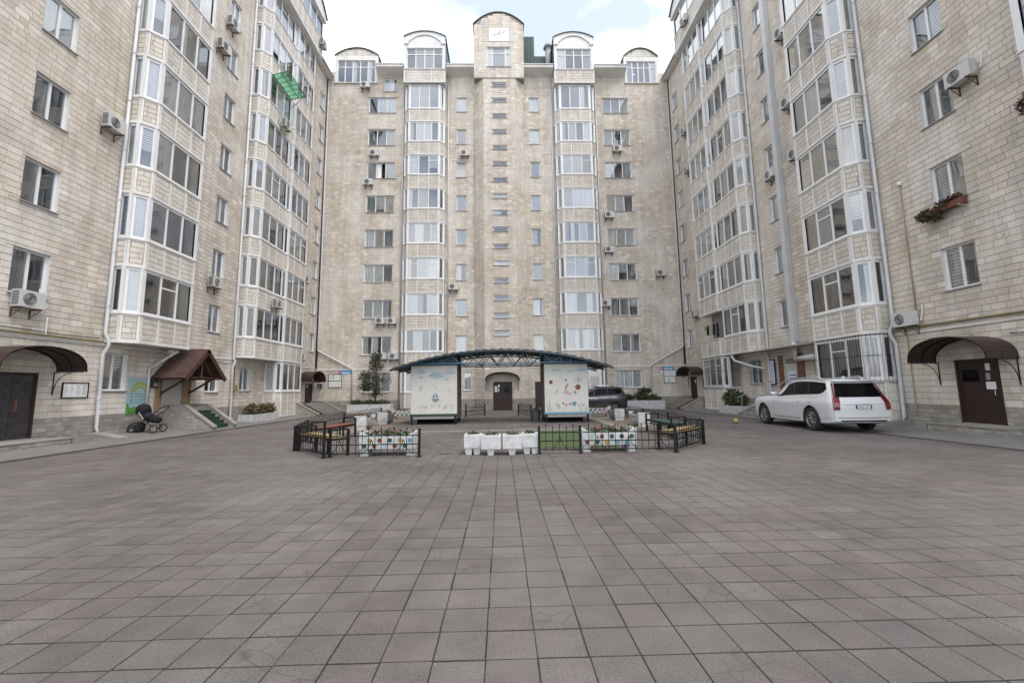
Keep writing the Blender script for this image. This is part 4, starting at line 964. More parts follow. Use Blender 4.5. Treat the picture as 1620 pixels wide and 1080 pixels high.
for a0, lab in ((-12.58, 'blue and magenta address plate by the downpipe near the small tree'), (12.4, 'blue and magenta address plate above the notice board near the barred bay')):
    r = empty('address_plate', FC.P(a0+.5, 2.9, .02), 0, lab, 'sign'); MB().box(FC, a0+.24, a0+1.05, 2.89, 3.13, .013, .03).build('plate', 'cyan_sign', r); MB().box(FC, a0, a0+.238, 2.89, 3.13, .013, .03).build('plate_end', 'magenta', r)
    k = MB(); k.box(FC, a0+.28, a0+.9, 2.93, 2.99, .031, .033); k.box(FC, a0+.05, a0+.18, 2.98, 3.03, .031, .033); k.build('lettering', 'plate_white', r)
po = empty('poster', FL.P(17.6, .8, .02), 0, 'tall pale blue poster with lime rainbow and green meadow beside the pushchair', 'poster')
MB().box(FL, 17.08, 18.12, .8, 2.2, .013, .03).build('poster_sheet', 'poster_blue', po)
k = MB()
for r0, r1, m in ((.32, .43, 'lime'), (.2, .28, 'lime'), (.45, .48, 'grey_print')):
    k = MB(); n = 12
    for i in range(n):
        t0, t1 = math.pi*i/n, math.pi*(i+1)/n; c0, cz = 17.68, 1.62
        k.prism([FL.P(c0+r0*math.cos(t0), cz+r0*math.sin(t0), .031), FL.P(c0+r1*math.cos(t0), cz+r1*math.sin(t0), .031), FL.P(c0+r1*math.cos(t1), cz+r1*math.sin(t1), .031), FL.P(c0+r0*math.cos(t1), cz+r0*math.sin(t1), .031)], FL.en*.002)
    k.build('rainbow_band', m, po)
k = MB(); pts = [(17.09, .81)]; rg = random.Random(2)
for i in range(14): pts.append((17.09+1.02*i/13, .98+rg.uniform(-.06, .14)+(.1 if i < 4 else 0)))
pts.append((18.11, .81)); k.prism([FL.P(a, z, .031) for a, z in pts], FL.en*.002); k.build('meadow_print', 'grass_print', po)
k = MB()
for i in range(4): k.box(FL, 17.38, 17.98-.05*(i % 2), 1.22+.11*i, 1.25+.11*i, .031, .033)
k.build('print_lines', 'dot_blue', po)
k = MB()
for i in range(4): k.disc(FL, 17.3, 1.235+.11*i, .031, .03, 10, .002)
k.build('print_dots', 'dot_navy', po)
sg = empty('vertical_sign', FR.P(22.77, 1.6, .1), 0, 'narrow white vertical sign with dark blue lettering beside the red-brick door surround', 'sign')
MB().box(FR, 22.56, 22.98, 1.58, 2.92, .09, .13).build('sign_frame', 'ink_navy', sg); MB().box(FR, 22.605, 22.935, 1.64, 2.86, .131, .136).build('sign_face', 'sign_lilac', sg)
text_mb('PALADI DENT', .165, FR, 22.77, 2.25, .1375, vertical=True).build('lettering', 'ink_navy', sg)
k = MB(); k.tube([FR.P(22.77, 1.7, .02), FR.P(22.77, 1.7, .1)], .02, 6); k.tube([FR.P(22.77, 2.8, .02), FR.P(22.77, 2.8, .1)], .02, 6); k.build('sign_bracket', 'black_metal', sg)
mbx = empty('mailbox', FR.P(19.3, 1.9, .1), 0, 'blue letterbox on the wall by the orange-brown pipes', 'mailbox'); MB().box(FR, 19.2, 19.5, 1.95, 2.38, .02, .16).build('box', 'box_blue', mbx); MB().box(FR, 19.24, 19.46, 2.26, 2.29, .161, .166).build('slot', 'ink_black', mbx)
for q, (F, a, z, lab) in enumerate(((FL, 18.27, 1.98, 'small dark meter box between poster pipe and porch boards'), (FC, -13.9, 1.98, 'dark wall lamp box beside the corner door near the notice board'))):
    r = empty('wall_box', F.P(a, z, .05), 0, lab, 'box'); MB().box(F, a-.15, a+.15, z-.16, z+.16, .014, .16).build('casing', 'dark_plastic', r); MB().box(F, a-.1, a+.1, z-.1, z+.02, .161, .167).build('cover', 'skin_grey', r)
# handrails of the clinic steps
cs = steps('clinic_steps', FR, 20.6, 22.5, .75, 5, .8, .3, 'stone steps with steel handrails under the narrow vertical sign', base=.1)
for a in (20.75, 22.35):
    k = MB(); k.tube([FR.P(a, 1.75, .2), FR.P(a, 1.75, .8), FR.P(a, 1.05, 2.1), FR.P(a, .95, 2.35)], .022, 6)
    for c, z0_, z1_ in ((.8, .8, 1.75), (1.45, .45, 1.4), (2.1, .15, 1.05)): k.tube([FR.P(a, z0_, c), FR.P(a, z1_, c)], .018, 6)
    k.build('handrail', 'steel', cs)
# green metal awning frame on a bay
gf = empty('awning_frame', FL.P(26, 19, .9), 0, 'green metal awning frame jutting from a bay of the porch-side block', 'awning'); 
k = MB(); zA = 20.35; a0, a1 = 24.2, 26.5
for a in (a0, a1): k.tube([FL.P(a, zA, .85), FL.P(a, zA+.25, 1.75)], .03, 4); k.tube([FL.P(a, zA-.6, .85), FL.P(a, zA+.2, 1.6)], .025, 4)
for t in (0, .5, 1): k.tube([FL.P(a0, zA+.25*t, .85+.9*t), FL.P(a1, zA+.25*t, .85+.9*t)], .03, 4)
for i in range(1, 6): a = a0+(a1-a0)*i/6; k.tube([FL.P(a, zA, .85), FL.P(a, zA+.25, 1.75)], .018, 4)
k.build('frame', 'green_metal', gf); k = MB(); k.add([FL.P(a0, zA+.02, .86), FL.P(a1, zA+.02, .86), FL.P(a1, zA+.27, 1.74), FL.P(a0, zA+.27, 1.74)], [(0, 1, 2, 3)]); k.build('mesh_sheet', 'green_sheet', gf)
# laundry on the open balcony
ln_ = empty('laundry', FR.P(27.2, 5.0, .95), 0, 'dark clothes hung to dry on the open balcony', 'laundry'); MB().tube([FR.P(26.2, 5.45, .98), FR.P(28.6, 5.45, .98)], .008, 5).build('line', 'skin_grey', ln_)
for i, (a, w, h, m) in enumerate(((26.35, .35, .85, 'fabric_navy'), (26.75, .4, .7, 'fabric_navy'), (27.2, .38, .6, 'curtain_grey'), (27.62, .3, .62, 'fabric_navy'), (28.0, .22, .3, 'ball_yellow'))):
    k = MB(); vs = []
    for j in range(7): vs += [FR.P(a+w*j/6, 5.45, .985+.02*math.sin(j*1.7)), FR.P(a+w*j/6, 5.45-h*(1+.06*math.sin(j*2.1)), .99+.05*math.sin(j*1.9+i))]
    k.add(vs, [(2*j, 2*j+1, 2*j+3, 2*j+2) for j in range(6)]); k.build('garment', m, ln_, smooth=True)
# ------------------------------------------------------------------ leaves
def leaves(n, spots, size, rng, flat=.4):
    """spots = (x, y, z, rx, ry, rz) ellipsoid clumps"""
    mb = MB(); wts = [s[3]*s[4]*s[5] for s in spots]
    for _ in range(n):
        s = rng.choices(spots, wts)[0]
        while True:
            p = Vector((rng.uniform(-1, 1), rng.uniform(-1, 1), rng.uniform(-1, 1)))
            if .15 < p.length < 1: break
        p = Vector((s[0]+p.x*s[3], s[1]+p.y*s[4], s[2]+p.z*s[5])); sz = size*rng.uniform(.6, 1.35)
        d = Vector((rng.uniform(-1, 1), rng.uniform(-1, 1), rng.uniform(-.7, .5))).normalized(); u = d.orthogonal().normalized(); u.rotate(__import__('mathutils').Quaternion(d, rng.uniform(0, 6.28)))
        w = u*sz*.32; mid = p+d*sz*.5+d.cross(u)*sz*.1
        mb.add([p, mid-w, p+d*sz, mid+w], [(0, 1, 2, 3)])
    return mb
rng = random.Random(31)
tr = empty('small_tree', (-9.1, 31.9, .35), 0, 'small dark leafy tree growing from the long white planter', 'tree')
bk = MB(); bk.tube([(-9.12, 31.9, .3), (-9.1, 31.92, 1.2), (-9.05, 31.95, 2.2), (-9.1, 31.9, 3.3)], [.055, .05, .04, .015], 8)
for i in range(16):
    z = 1.3+i*.13; a = i*2.4; r = .55+.35*math.sin(i*1.3); bk.tube([(-9.08, 31.92, z), (-9.08+r*.5*math.cos(a), 31.9+r*.5*math.sin(a), z+.22), (-9.08+r*math.cos(a), 31.9+r*math.sin(a), z+.5)], [.022, .014, .005], 5)
bk.build('trunk', 'bark', tr, smooth=True)
sp_ = []
for i in range(46):
    t = rng.random()**.8; zz = 1.25+2.85*t; wid = (1.15*(1-abs(2*t-.75)**1.6*.75))*rng.uniform(.25, 1.05); an = rng.uniform(0, 6.28)
    q = rng.uniform(.20, .46); sp_.append((-9.12+wid*math.cos(an), 31.88+wid*.65*math.sin(an), zz-.18*wid, q, q, q*rng.uniform(.6, 1.1)))
tag(leaves(3600, sp_, .10, rng).build('crown', 'leaf_dark', tr), kind='stuff')
def trough(nm, x0, x1, y0, y1, z0, z1, label, plants, m='white_paint', rz=0, ln=900, leafm='leaf', size=.12, hgt=.5, cat='planter'):
    r = empty(nm, ((x0+x1)/2, (y0+y1)/2, z0), 0, label, cat); t = .08; k = MB()
    k.wbox(x0, x1, y0, y0+t, z0, z1); k.wbox(x0, x1, y1-t, y1, z0, z1); k.wbox(x0, x0+t, y0+t, y1-t, z0, z1); k.wbox(x1-t, x1, y0+t, y1-t, z0, z1); k.wbox(x0+t, x1-t, y0+t, y1-t, z0, z0+.05); k.build('tub', m, r)
    MB().wbox(x0+t+.002, x1-t-.002, y0+t+.002, y1-t-.002, z0+.06, z1-.06).build('soil', 'soil', r)
    return r
pl1 = trough('long_planter', -11.0, -7.9, 31.55, 32.25, -.01, .62, 'long white planter along the wall holding the small tree and low hedge', None)
sp2 = [(-10.7+.3*i, 31.9, .72+.06*math.sin(i*2), .28, .28, .2) for i in range(9)]
hd = empty('low_hedge', (-9.5, 31.9, .56), 0, 'low clipped green hedge in the long white planter', 'hedge'); tag(leaves(1800, sp2, .09, rng).build('foliage', 'leaf', hd), kind='stuff')
k = MB(); [k.tube([(s[0], s[1], .56), (s[0]+.05, s[1], .8)], .01, 5) for s in sp2]; k.build('stem', 'bark', hd)
trough('low_planter', -13.5, -12.75, 22.95, 25.6, .04, .44, 'white low planter with bronze-green bush beside the footway', None)
def bush(nm, spots, base, n, size, lm, label, cat='bush'):
    r = empty(nm, (base[0], base[1], base[2]), 0, label, cat); k = MB()
    for s in spots: k.tube([(s[0]*.5+base[0]*.5, s[1], base[2]), (s[0], s[1], s[2]), (s[0]+.05, s[1]+.03, s[2]+s[5]*.7)], [.014, .01, .004], 5)
    k.build('stem', 'bark', r); tag(leaves(n, spots, size, random.Random(n)).build('foliage', lm, r), kind='stuff'); return r
sb = [(-13.12, 23.3+.28*i, .62+.1*math.sin(i*1.9), .33, .28, .27) for i in range(8)]
bush('bronze_bush', sb, (-13.12, 24.3, .37), 2600, .13, 'leaf_dry', 'bronze-green spreading bush in the white low planter on the footway')
trough('low_planter', 12.35, 13.2, 22.75, 24.9, .06, .5, 'white low planter with glossy green shrub beside the clinic steps', None)
bush('green_shrub', [(12.75, 23.4, .85, .4, .4, .4), (12.75, 24.1, .95, .4, .45, .45), (12.8, 24.6, .8, .35, .3, .35), (12.7, 22.98, .7, .28, .25, .26)], (12.75, 23.8, .43), 2200, .14, 'leaf', 'glossy green shrub in the white planter beside the clinic steps')
trough('rough_planter', 8.35, 11.6, 31.2, 32.0, -.01, .62, 'rough white planter with leaning branches behind the grey car', None)
bush('leaning_branches', [(9.0, 31.6, .85, .5, .35, .25), (10.0, 31.6, .95, .5, .35, .3), (10.9, 31.6, .75, .55, .35, .3), (10.3, 31.5, 1.3, .5, .3, .25)], (10.0, 31.6, .56), 1700, .15, 'leaf', 'straggly yellow-green branches in the rough white planter', 'plant')
# window flower box with trailing plants
fb = empty('flower_box', FR.P(13.0, 7.1, .15), 0, 'window flower box with trailing dry plants and red flowers', 'flower box')
MB().box(FR, 12.42, 13.55, 7.02, 7.2, .08, .3).build('box', 'brown_pipe', fb); k = MB(); k.tube([FR.P(12.5, 6.98, .02), FR.P(12.5, 7.0, .3)], .015, 5); k.tube([FR.P(13.4, 6.98, .02), FR.P(13.4, 7.0, .3)], .015, 5); k.build('bracket', 'pvc', fb)
def fr_spot(a, z, c, ra, rz, rc): p = FR.P(a, z, c); return (p.x, p.y, p.z, rc, ra, rz)
tag(leaves(1300, [fr_spot(13.55, 7.05, .28, .3, .2, .22), fr_spot(13.3, 6.98, .28, .25, .2, .2), fr_spot(13.0, 7.18, .25, .3, .1, .15)], .09, rng).build('trailing_plant', 'leaf_dry', fb), kind='stuff'); tag(leaves(420, [fr_spot(12.7, 7.28, .22, .3, .1, .15), fr_spot(12.95, 7.25, .22, .3, .1, .15)], .08, rng).build('red_flowers', 'leaf_red', fb), kind='stuff')
fb = empty('flower_box', FR.P(10.1, 8.7, .85), 0, 'withered red hanging plant under the bay at the frame edge', 'hanging plant'); MB().box(FR, 9.3, 10.02, 8.72, 8.9, .84, 1.0).build('box', 'brown_pipe', fb); tag(leaves(300, [fr_spot(10.12, 8.6, .9, .12, .25, .08)], .06, rng).build('trailing_plant', 'leaf_red', fb), kind='stuff')
# ------------------------------------------------------------------ pavilion
TZ = .076
pv = empty('play_pavilion', (0, 20.3, TZ), 0, 'open pavilion with curved dark blue roof on two mural-painted cabins', 'pavilion')
CYF, CYB = 19.35, 21.2
def cabin(x0, x1, ledge, rng):
    k = MB(); k.wbox(x0, x1, CYF, CYB, .30, 2.63); c = k.build('cabin', 'wood_grey', pv); MB().wbox(x0+.03, x1-.03, CYF+.02, CYB-.02, .286, .298).build('underside', 'shade_black', c)  # underside sheet painted black for the shade below the cabin
    MB().wbox(x0+.004, x1-.004, CYF-.03, CYF-.002, .53, 2.62).build('mural_board', 'mural', c)
    MB().wbox(x0-.04, x1+.04, CYF-.14, CYF-.002, .44, .525).build('ledge', ledge, c)
    MB().wbox(x0+.02, x1-.02, CYF-.025, CYF-.002, .32, .438).build('skirt_board', 'mural', c)
    MB().wbox(x0+.1, x1-.1, CYF+.9, CYB-.1, TZ, .298).build('plinth_box', 'shade_black', c)  # set-back base, its colour blackened to give the shade under the cabin
    for x in (x0+.02, x1-.1):
        for y in (CYF-.12, CYB-.1): MB().wbox(x, x+.07, y, y+.07, TZ, .298 if y > CYF else .44).build('post', 'black_metal', c)
    # weathered side planks
    for s, xx in ((-1, x0), (1, x1)):
        for i in range(8):
            y0 = CYF+.02+i*(CYB-CYF-.02)/8; a, b = (xx-.015, xx-.001) if s < 0 else (xx+.001, xx+.015)
            MB().wbox(a, b, y0+.004, y0+(CYB-CYF-.02)/8-.004, .31, 2.62).build('plank', 'wood_grey', c)
    return c, Frame((x0, CYF-.031, 0), (1, 0, 0), (0, 0, 1), (0, -1, 0))
def cloud(mb, G, a, z, w, h):
    for da, dz, r in ((-.32, -.1, .3), (0, .1, .42), (.3, -.05, .33), (.05, -.2, .35)): mb.disc(G, a+da*w, z+dz*h, 0, r*h, 14, .0012+.0006*abs(da), ra=r*w)
cL, GL = cabin(-3.98, -1.97, 'ledge_green', rng); cR, GR = cabin(1.87, 3.8, 'ledge_blue', rng)
for q in ((.42, 2.35, .34, .2), (1.08, 2.2, .55, .3), (1.72, 2.32, .34, .16)): k = MB(); cloud(k, GL, *q); k.build('cloud_print', 'sky_blue', cL)
k = MB()
for a, z in ((.42, 2.12), (1.55, 2.02)): k.prism([GL.P(a-.14, z+.02, 0), GL.P(a, z-.03, 0), GL.P(a+.05, z-.1, 0), GL.P(a+.02, z, 0)], GL.en*.0015); k.prism([GL.P(a, z-.02, 0), GL.P(a+.14, z+.06, 0), GL.P(a+.05, z-.04, 0)], GL.en*.0017)
k.build('bird_print', 'dark_print', cL)
k = MB(); k.prism([GL.P(1.07+.17*math.cos(t), 1.2+.17*math.sin(t), 0) for t in [math.pi+math.pi*i/9 for i in range(10)]], GL.en*.0015); k.prism([GL.P(1.08, 1.24, 0), GL.P(1.2, 1.24, 0), GL.P(1.09, 1.46, 0)], GL.en*.0016); k.build('boat_print', 'dark_print', cL)
k = MB(); k.prism([GL.P(.9, 1.24, 0), GL.P(1.05, 1.24, 0), GL.P(1.05, 1.44, 0)], GL.en*.0015); k.build('sail_print', 'dot_blue', cL)
rg = random.Random(6); k = MB()
for i in range(64): a, z = rg.choice([(.4, .86), (.62, .84), (.95, .88), (1.15, .84), (1.55, .85), (1.75, .83), (1.6, 1.55), (.45, 1.62), (1.0, 1.75)]); k.disc(GL, a+rg.uniform(-.11, .11), z+rg.uniform(-.09, .09), 0, rg.uniform(.01, .035), 8, .001+i*.00003, ra=rg.uniform(.015, .05))
k.build('sketch_print', 'grey_print', cL)
for q in ((.55, 2.36, .4, .12), (1.15, 2.3, .3, .1), (1.65, 2.37, .42, .17)): k = MB(); cloud(k, GR, *q); k.build('cloud_print', 'sky_blue', cR)
k = MB(); k.disc(GR, .28, 1.83, 0, .09, 12); k.disc(GR, 1.48, 1.6, 0, .12, 14); k.build('ladybird_print', 'dot_red', cR)
k = MB(); k.disc(GR, .22, 1.82, .001, .04, 8); k.disc(GR, 1.38, 1.6, .001, .05, 8); [k.disc(GR, a, z, .002, .02, 6) for a, z in ((1.5, 1.64), (1.54, 1.56), (.8, .88), (.9, .82), (.97, .82))]; k.disc(GR, .82, .9, 0, .055, 10); k.disc(GR, .95, .83, 0, .05, 10); k.build('dark_print', 'dark_print', cR)
for j, (m, r0) in enumerate((('dot_red', .3), ('tan', .27), ('pink', .24))):
    k = MB(); pts = [GR.P(1.22-r0*math.cos(t)-.05*j*0, 1.52+r0*math.sin(t), .002) for t in [i*.13-.1 for i in range(9)]]; k.tube(pts, .011, 4); k.build('rainbow_print', m, cR)
k = MB(); [k.tube([GR.P(1.52, 1.93, .001), GR.P(1.52+.19*math.cos(t), 1.93+.19*math.sin(t), .001)], .009, 4) for t in [i*1.047+.3 for i in range(6)]]; k.disc(GR, .95, 1.92, 0, .05, 10); k.build('sun_print', 'dot_blue', cR)
for m, L_ in (('pink_pale', ((.95, 1.42), (1.0, 1.36), (.88, 1.38), (.55, 1.42), (.52, .85), (.6, .8))), ('pink', ((1.12, 1.32), (1.15, .88), (1.1, .86))), ('dot_blue', ((1.35, 1.37), (1.3, .84), (1.33, .92), (1.28, .9))), ('reed', ((.62, .72), (1.5, .8), (1.7, .82)))):
    k = MB(); [[k.disc(GR, a+.04*math.cos(q*1.256), z+.04*math.sin(q*1.256), .0004*q, .033, 8, .001) for q in range(5)] for a, z in L_]; k.build('flower_print', m, cR)
k = MB()
for i in range(44):
    a = rg.choice([rg.uniform(.08, .38), rg.uniform(1.5, 1.85), rg.uniform(.1, 1.85)]); h = rg.uniform(.15, .9 if a < .4 else .5 if a > 1.5 else .2); q = rg.uniform(-.08, .08)
    k.prism([GR.P(a-.01, .56, 0), GR.P(a+.012, .56, 0), GR.P(a+q, .56+h, 0)], GR.en*(.001+i*.00003))
k.build('reed_print', 'reed', cR)
# curved sheet roof: circle through the measured tips and crown
X0, X1, ZT, ZC = -4.78, 4.82, 2.46, 3.27
hw = (X1-X0)/2; sg_ = ZC-ZT; RR = (hw*hw+sg_*sg_)/(2*sg_); xc = (X0+X1)/2
def roofz(x): return ZC-RR+math.sqrt(RR*RR-(x-xc)**2)
k = MB(); n = 110; vs = []
for i in range(n+1):
    x = X0+(X1-X0)*i/n; z = roofz(x)+.012*(1 if (i//2) % 2 else -1); vs += [(x, 18.75, z), (x, 22.2, z), (x, 18.75, z+.012), (x, 22.2, z+.012)]
k.add(vs, [(4*i, 4*i+1, 4*i+5, 4*i+4) for i in range(n)]+[(4*i+2, 4*i+6, 4*i+7, 4*i+3) for i in range(n)]+[(4*i, 4*i+4, 4*i+6, 4*i+2) for i in range(n)]+[(4*i+1, 4*i+3, 4*i+7, 4*i+5) for i in range(n)]+[(0, 2, 3, 1), (4*n, 4*n+1, 4*n+3, 4*n+2)])
k.build('roof_sheet', 'roof_blue', pv)
for y in (18.78, 20.5, 22.17):
    k = MB(); k.tube([(X0+(X1-X0)*i/40, y, roofz(X0+(X1-X0)*i/40)-.06) for i in range(41)], .04, 6); k.build('roof_rib', 'roof_blue', pv)
for y in (18.95, 20.5, 22.0):
    k = MB(); k.tube([(-3.9, y, 2.68), (3.75, y, 2.68)], .028, 6); k.build('bottom_chord', 'truss_blue', pv)
    xs = [-2.6+i*.4 for i in range(14)]
    for i, (xa, xb) in enumerate(zip(xs, xs[1:])):
        lo, hi = (xa, xb) if i % 2 == 0 else (xb, xa); MB().tube([(lo, y, 2.68), (hi, y, roofz(hi)-.07)], .02, 5).build('truss_strut', 'truss_blue', pv)
    for x in (-3.0, -2.6, 2.6, 3.0): MB().tube([(x, y, 2.68), (x, y, roofz(x)-.06)], .022, 5).build('truss_strut', 'truss_blue', pv)
for x in (-3.3, -1.1, 1.1, 3.3): MB().tube([(x, 18.8, roofz(x)-.045), (x, 22.15, roofz(x)-.045)], .025, 5).build('purlin', 'roof_blue', pv)
for xa, xb in ((-3.98, -1.97), (1.87, 3.8)):
    for y in (CYF+.01, CYB-.06):
        k = MB(); n = 8; top_ = [(xa+(xb-xa)*i/n, y, roofz(xa+(xb-xa)*i/n)-.05) for i in range(n+1)]
        k.prism([(xa, y, 2.635)]+top_+[(xb, y, 2.635)], (0, .05, 0)); k.build('shade_infill', 'roof_blue', pv)  # dark panel added above the cabin, standing in for the shaded roof underside
# ------------------------------------------------------------------ fences
PK = MB(); PK.tube([(0, 0, .07), (0, 0, .60)], .0085, 6); PK.tube([(0, 0, .595), (0, 0, .61), (0, 0, .63), (0, 0, .65)], [.008, .017, .014, .002], 6)
pkm = bpy.data.meshes.new('picket'); pkm.from_pydata(PK.v, [], PK.f); pkm.materials.append(MATS['black_metal'])
def fence(p0, p1, label, posts=(1, 1), curls=True, z=0., npk=None):
    d = Vector((p1[0]-p0[0], p1[1]-p0[1], 0)); ln = d.length; d /= ln; r = empty('fence_panel', (p0[0], p0[1], z), 0, label, 'fence', 'low black picket fences around the play area')
    nn = Vector((d.y, -d.x, 0)); F = Frame((p0[0], p0[1], z), d, (0, 0, 1), nn)
    for zz in (.10, .30, .50): MB().box(F, .02, ln-.02, zz-.012, zz+.012, -.007, .007).build('rail', 'black_metal', r)
    for i, (a, on) in enumerate(((0, posts[0]), (ln, posts[1]))):
        if on:
            k = MB(); k.box(F, a-.028, a+.028, 0.004, .64, -.028, .028); k.box(F, a-.06, a+.06, .001, .012, -.06, .06); k.box(F, a-.034, a+.034, .64, .655, -.034, .034); k.build('post', 'black_metal', r)
    n = npk or max(3, round(ln/.155))
    for i in range(1, n):
        o = bpy.data.objects.new('picket', pkm); COL.objects.link(o); o.parent = r; o.location = d*(ln*i/n); o.scale = (1, 1, 1.08 if i % 2 else 1.0)
    if curls:
        m = max(1, round(ln/.75))
        for i in range(m):
            a = ln*(i+.5)/m; k = MB()
            for s in (-1, 1): k.tube([F.P(a+s*(.02+.17*t*t), .38-.27*t, .012) for t in [j/7 for j in range(8)]], .008, 5)
            k.tube([F.P(a, .12, .012), F.P(a, .24, .012)], .005, 5); k.disc(F, a, .39, .006, .02, 8, .01); k.build('scroll', 'black_metal', r)
    return r
FENCES = [((-4.22, 10.64), (-1.97, 10.6), 'black picket fence panel in front of the dotted planter, beside the orange bench side', (1, 1)),
 ((-5.56, 12.06), (-4.27, 10.72), 'slanting black fence panel in front of a yellow bench, orange bench side', (1, 0)),
 ((-6.25, 14.4), (-5.6, 12.25), 'black fence panel running back behind the orange bench, nearer half', (0, 1)), ((-6.5, 18.4), (-6.28, 14.5), 'black fence panel running back behind the orange bench, farther half', (1, 1)),
 ((-6.4, 23.6), (-6.5, 18.5), 'black fence panel behind the row of white planters, orange bench side', (1, 0)),
 ((.88, 10.74), (1.87, 10.7), 'short black fence panel in front of the green turf mat', (1, 1)), ((1.92, 10.7), (4.13, 10.58), 'black picket fence panel in front of the dotted planter, green bench side', (0, 1)),
 ((4.2, 10.62), (5.48, 12.02), 'slanting black fence panel in front of a yellow bench, green bench side', (0, 1)),
 ((5.52, 12.2), (5.98, 15.9), 'black fence panel running back behind the green bench', (0, 1)), ((6.0, 16.0), (6.08, 19.0), 'black fence panel beside the first white planters, green bench side', (0, 1)), ((6.1, 19.1), (6.2, 23.6), 'black fence panel behind the farther white planters, green bench side', (0, 1)),
 ((-2.0, 24.3), (-1.0, 25.4), 'short black fence panel behind the cabin with the boat mural', (1, 1)), ((.92, 25.3), (1.5, 22.9), 'short black fence panel behind the cabin with the ladybird mural', (1, 1))]
for p0, p1, lab, po in FENCES: fence(p0, p1, lab, po, curls=p0[1] < 13 and p1[1] < 13, z=TZ if abs(p0[0]) < 3 and p0[1] > 17 else 0)
# ------------------------------------------------------------------ benches
def bench(c, ang, ln, m, label):
    r = empty('bench', (c[0], c[1], 0), ang, label, 'bench', 'painted slat benches'); dpt = .44
    F = Frame((0, 0, 0), (1, 0, 0), (0, 0, 1), (0, -1, 0))
    for i in range(4): y = -dpt/2+i*dpt/4; k = MB(); k.wbox(-ln/2+.05, ln/2-.05, y+.006, y+dpt/4-.006, .43, .46); local(k.build('slat', m, r))
    for s in (-1, 1):
        x = s*(ln/2-.04); k = MB()
        for y in (-dpt/2, dpt/2): k.wbox(x-.025, x+.025, y-.025, y+.025, .002, .64); 
        k.wbox(x-.025, x+.025, -dpt/2+.025, dpt/2-.025, .615, .655); k.wbox(x-.02, x+.02, -dpt/2+.025, dpt/2-.025, .385, .425); k.wbox(x-.06, x+.06, -dpt/2-.05, -dpt/2+.05, .0015, .01); k.wbox(x-.06, x+.06, dpt/2-.05, dpt/2+.05, .0015, .01)
        local(k.build('arm_frame', 'black_metal', r))
    for y in (-dpt/2+.05, dpt/2-.05): local(MB().wbox(-ln/2+.07, ln/2-.07, y-.02, y+.02, .388, .428).build('seat_rail', 'black_metal', r))
    for x in (-ln/6, ln/6): local(MB().wbox(x-.02, x+.02, -.02, .02, .002, .387).build('middle_leg', 'black_metal', r))
    return r
bench((-4.62, 11.55), math.atan2(-1.3, 1.35), 1.9, 'bench_yellow', 'yellow slat bench behind the slanting fence, orange bench side')
bench((-5.5, 14.7), math.radians(80), 1.95, 'bench_orange', 'orange slat bench with black arm frames')
bench((4.7, 11.6), math.atan2(1.4, 1.35), 1.9, 'bench_yellow', 'yellow slat bench behind the slanting fence, green bench side')
bench((5.3, 14.4), math.radians(93), 2.1, 'bench_green', 'dark green slat bench with black arm frames')
# ------------------------------------------------------------------ flower tubs
def dotted_planter(loc, rz, label, z=0., seed=1, dots=True):
    r = empty('dotted_planter', (loc[0], loc[1], z), rz, label, 'planter', 'white legged flower planters'); rg = random.Random(seed)
    L_, Wd, zb, zt = 1.34, .46, .17, .56; t = .05
    k = MB(); k.wbox(-L_/2, L_/2, -Wd/2, -Wd/2+t, zb, zt-.1); k.wbox(-L_/2, L_/2, Wd/2-t, Wd/2, zb, zt-.1); k.wbox(-L_/2, -L_/2+t, -Wd/2+t, Wd/2-t, zb, zt+.0); k.wbox(L_/2-t, L_/2, -Wd/2+t, Wd/2-t, zb, zt); k.wbox(-L_/2+t, L_/2-t, -Wd/2+t, Wd/2-t, zb, zb+.04)
    for sx in (-1, 1):   # swept-up ends
        for y in (-Wd/2, Wd/2-t):
            q = [(sx*L_/2, y, zt-.1), (sx*(L_/2-.22), y, zt-.1), (sx*(L_/2-.07), y, zt+.0), (sx*L_/2, y, zt+.0)]; k.prism(q if sx > 0 else q[::-1], (0, t, 0))
    local(k.build('tub', 'white_paint', r)); local(MB().wbox(-L_/2+t+.002, L_/2-t-.002, -Wd/2+t+.002, Wd/2-t-.002, zb+.045, zt-.14).build('soil', 'soil', r))
    for x in (-L_/2+.12, L_/2-.12): k = MB(); k.wbox(x-.09, x+.09, -Wd/2+.03, Wd/2-.03, .002, zb-.002); local(k.build('leg', 'white_paint', r))
    if dots:
        cs_ = ['dot_blue', 'dot_green', 'dot_yellow', 'dot_red', 'dot_red', 'sky_blue', 'dot_green', 'dot_red', 'dot_yellow', 'dot_green', 'dot_blue', 'dot_navy']
        for s in (-1, 1):
            F = Frame((0, s*Wd/2, 0), (1, 0, 0), (0, 0, 1), (0, s, 0))
            for i in range(10): x = -.55+i*.122; k = MB(); k.disc(F, x, .24 if i % 2 == 0 else .37, .001, .055, 14, .004); local(k.build('painted_dot', cs_[(i+seed) % 12], r))
    lf_ = leaves(220, [(-.35, 0, .5, .22, .15, .09), (.05, 0, .51, .25, .15, .1), (.4, 0, .5, .18, .15, .09)], .075, rg); local(tag(lf_.build('plants', 'leaf', r), kind='stuff'))
    fl = leaves(40, [(-.3, 0, .57, .2, .12, .06), (.12, 0, .58, .2, .12, .06)], .05, rg); local(tag(fl.build('blooms', 'flower_red', r), kind='stuff'))
    return r
dotted_planter((-2.78, 11.05), 0, 'dotted white planter with red blooms behind the front fence, orange bench side', seed=1)
dotted_planter((2.62, 11.1), 0, 'dotted white planter behind the front fence beside the green turf mat', seed=4)
H_ = math.pi/2
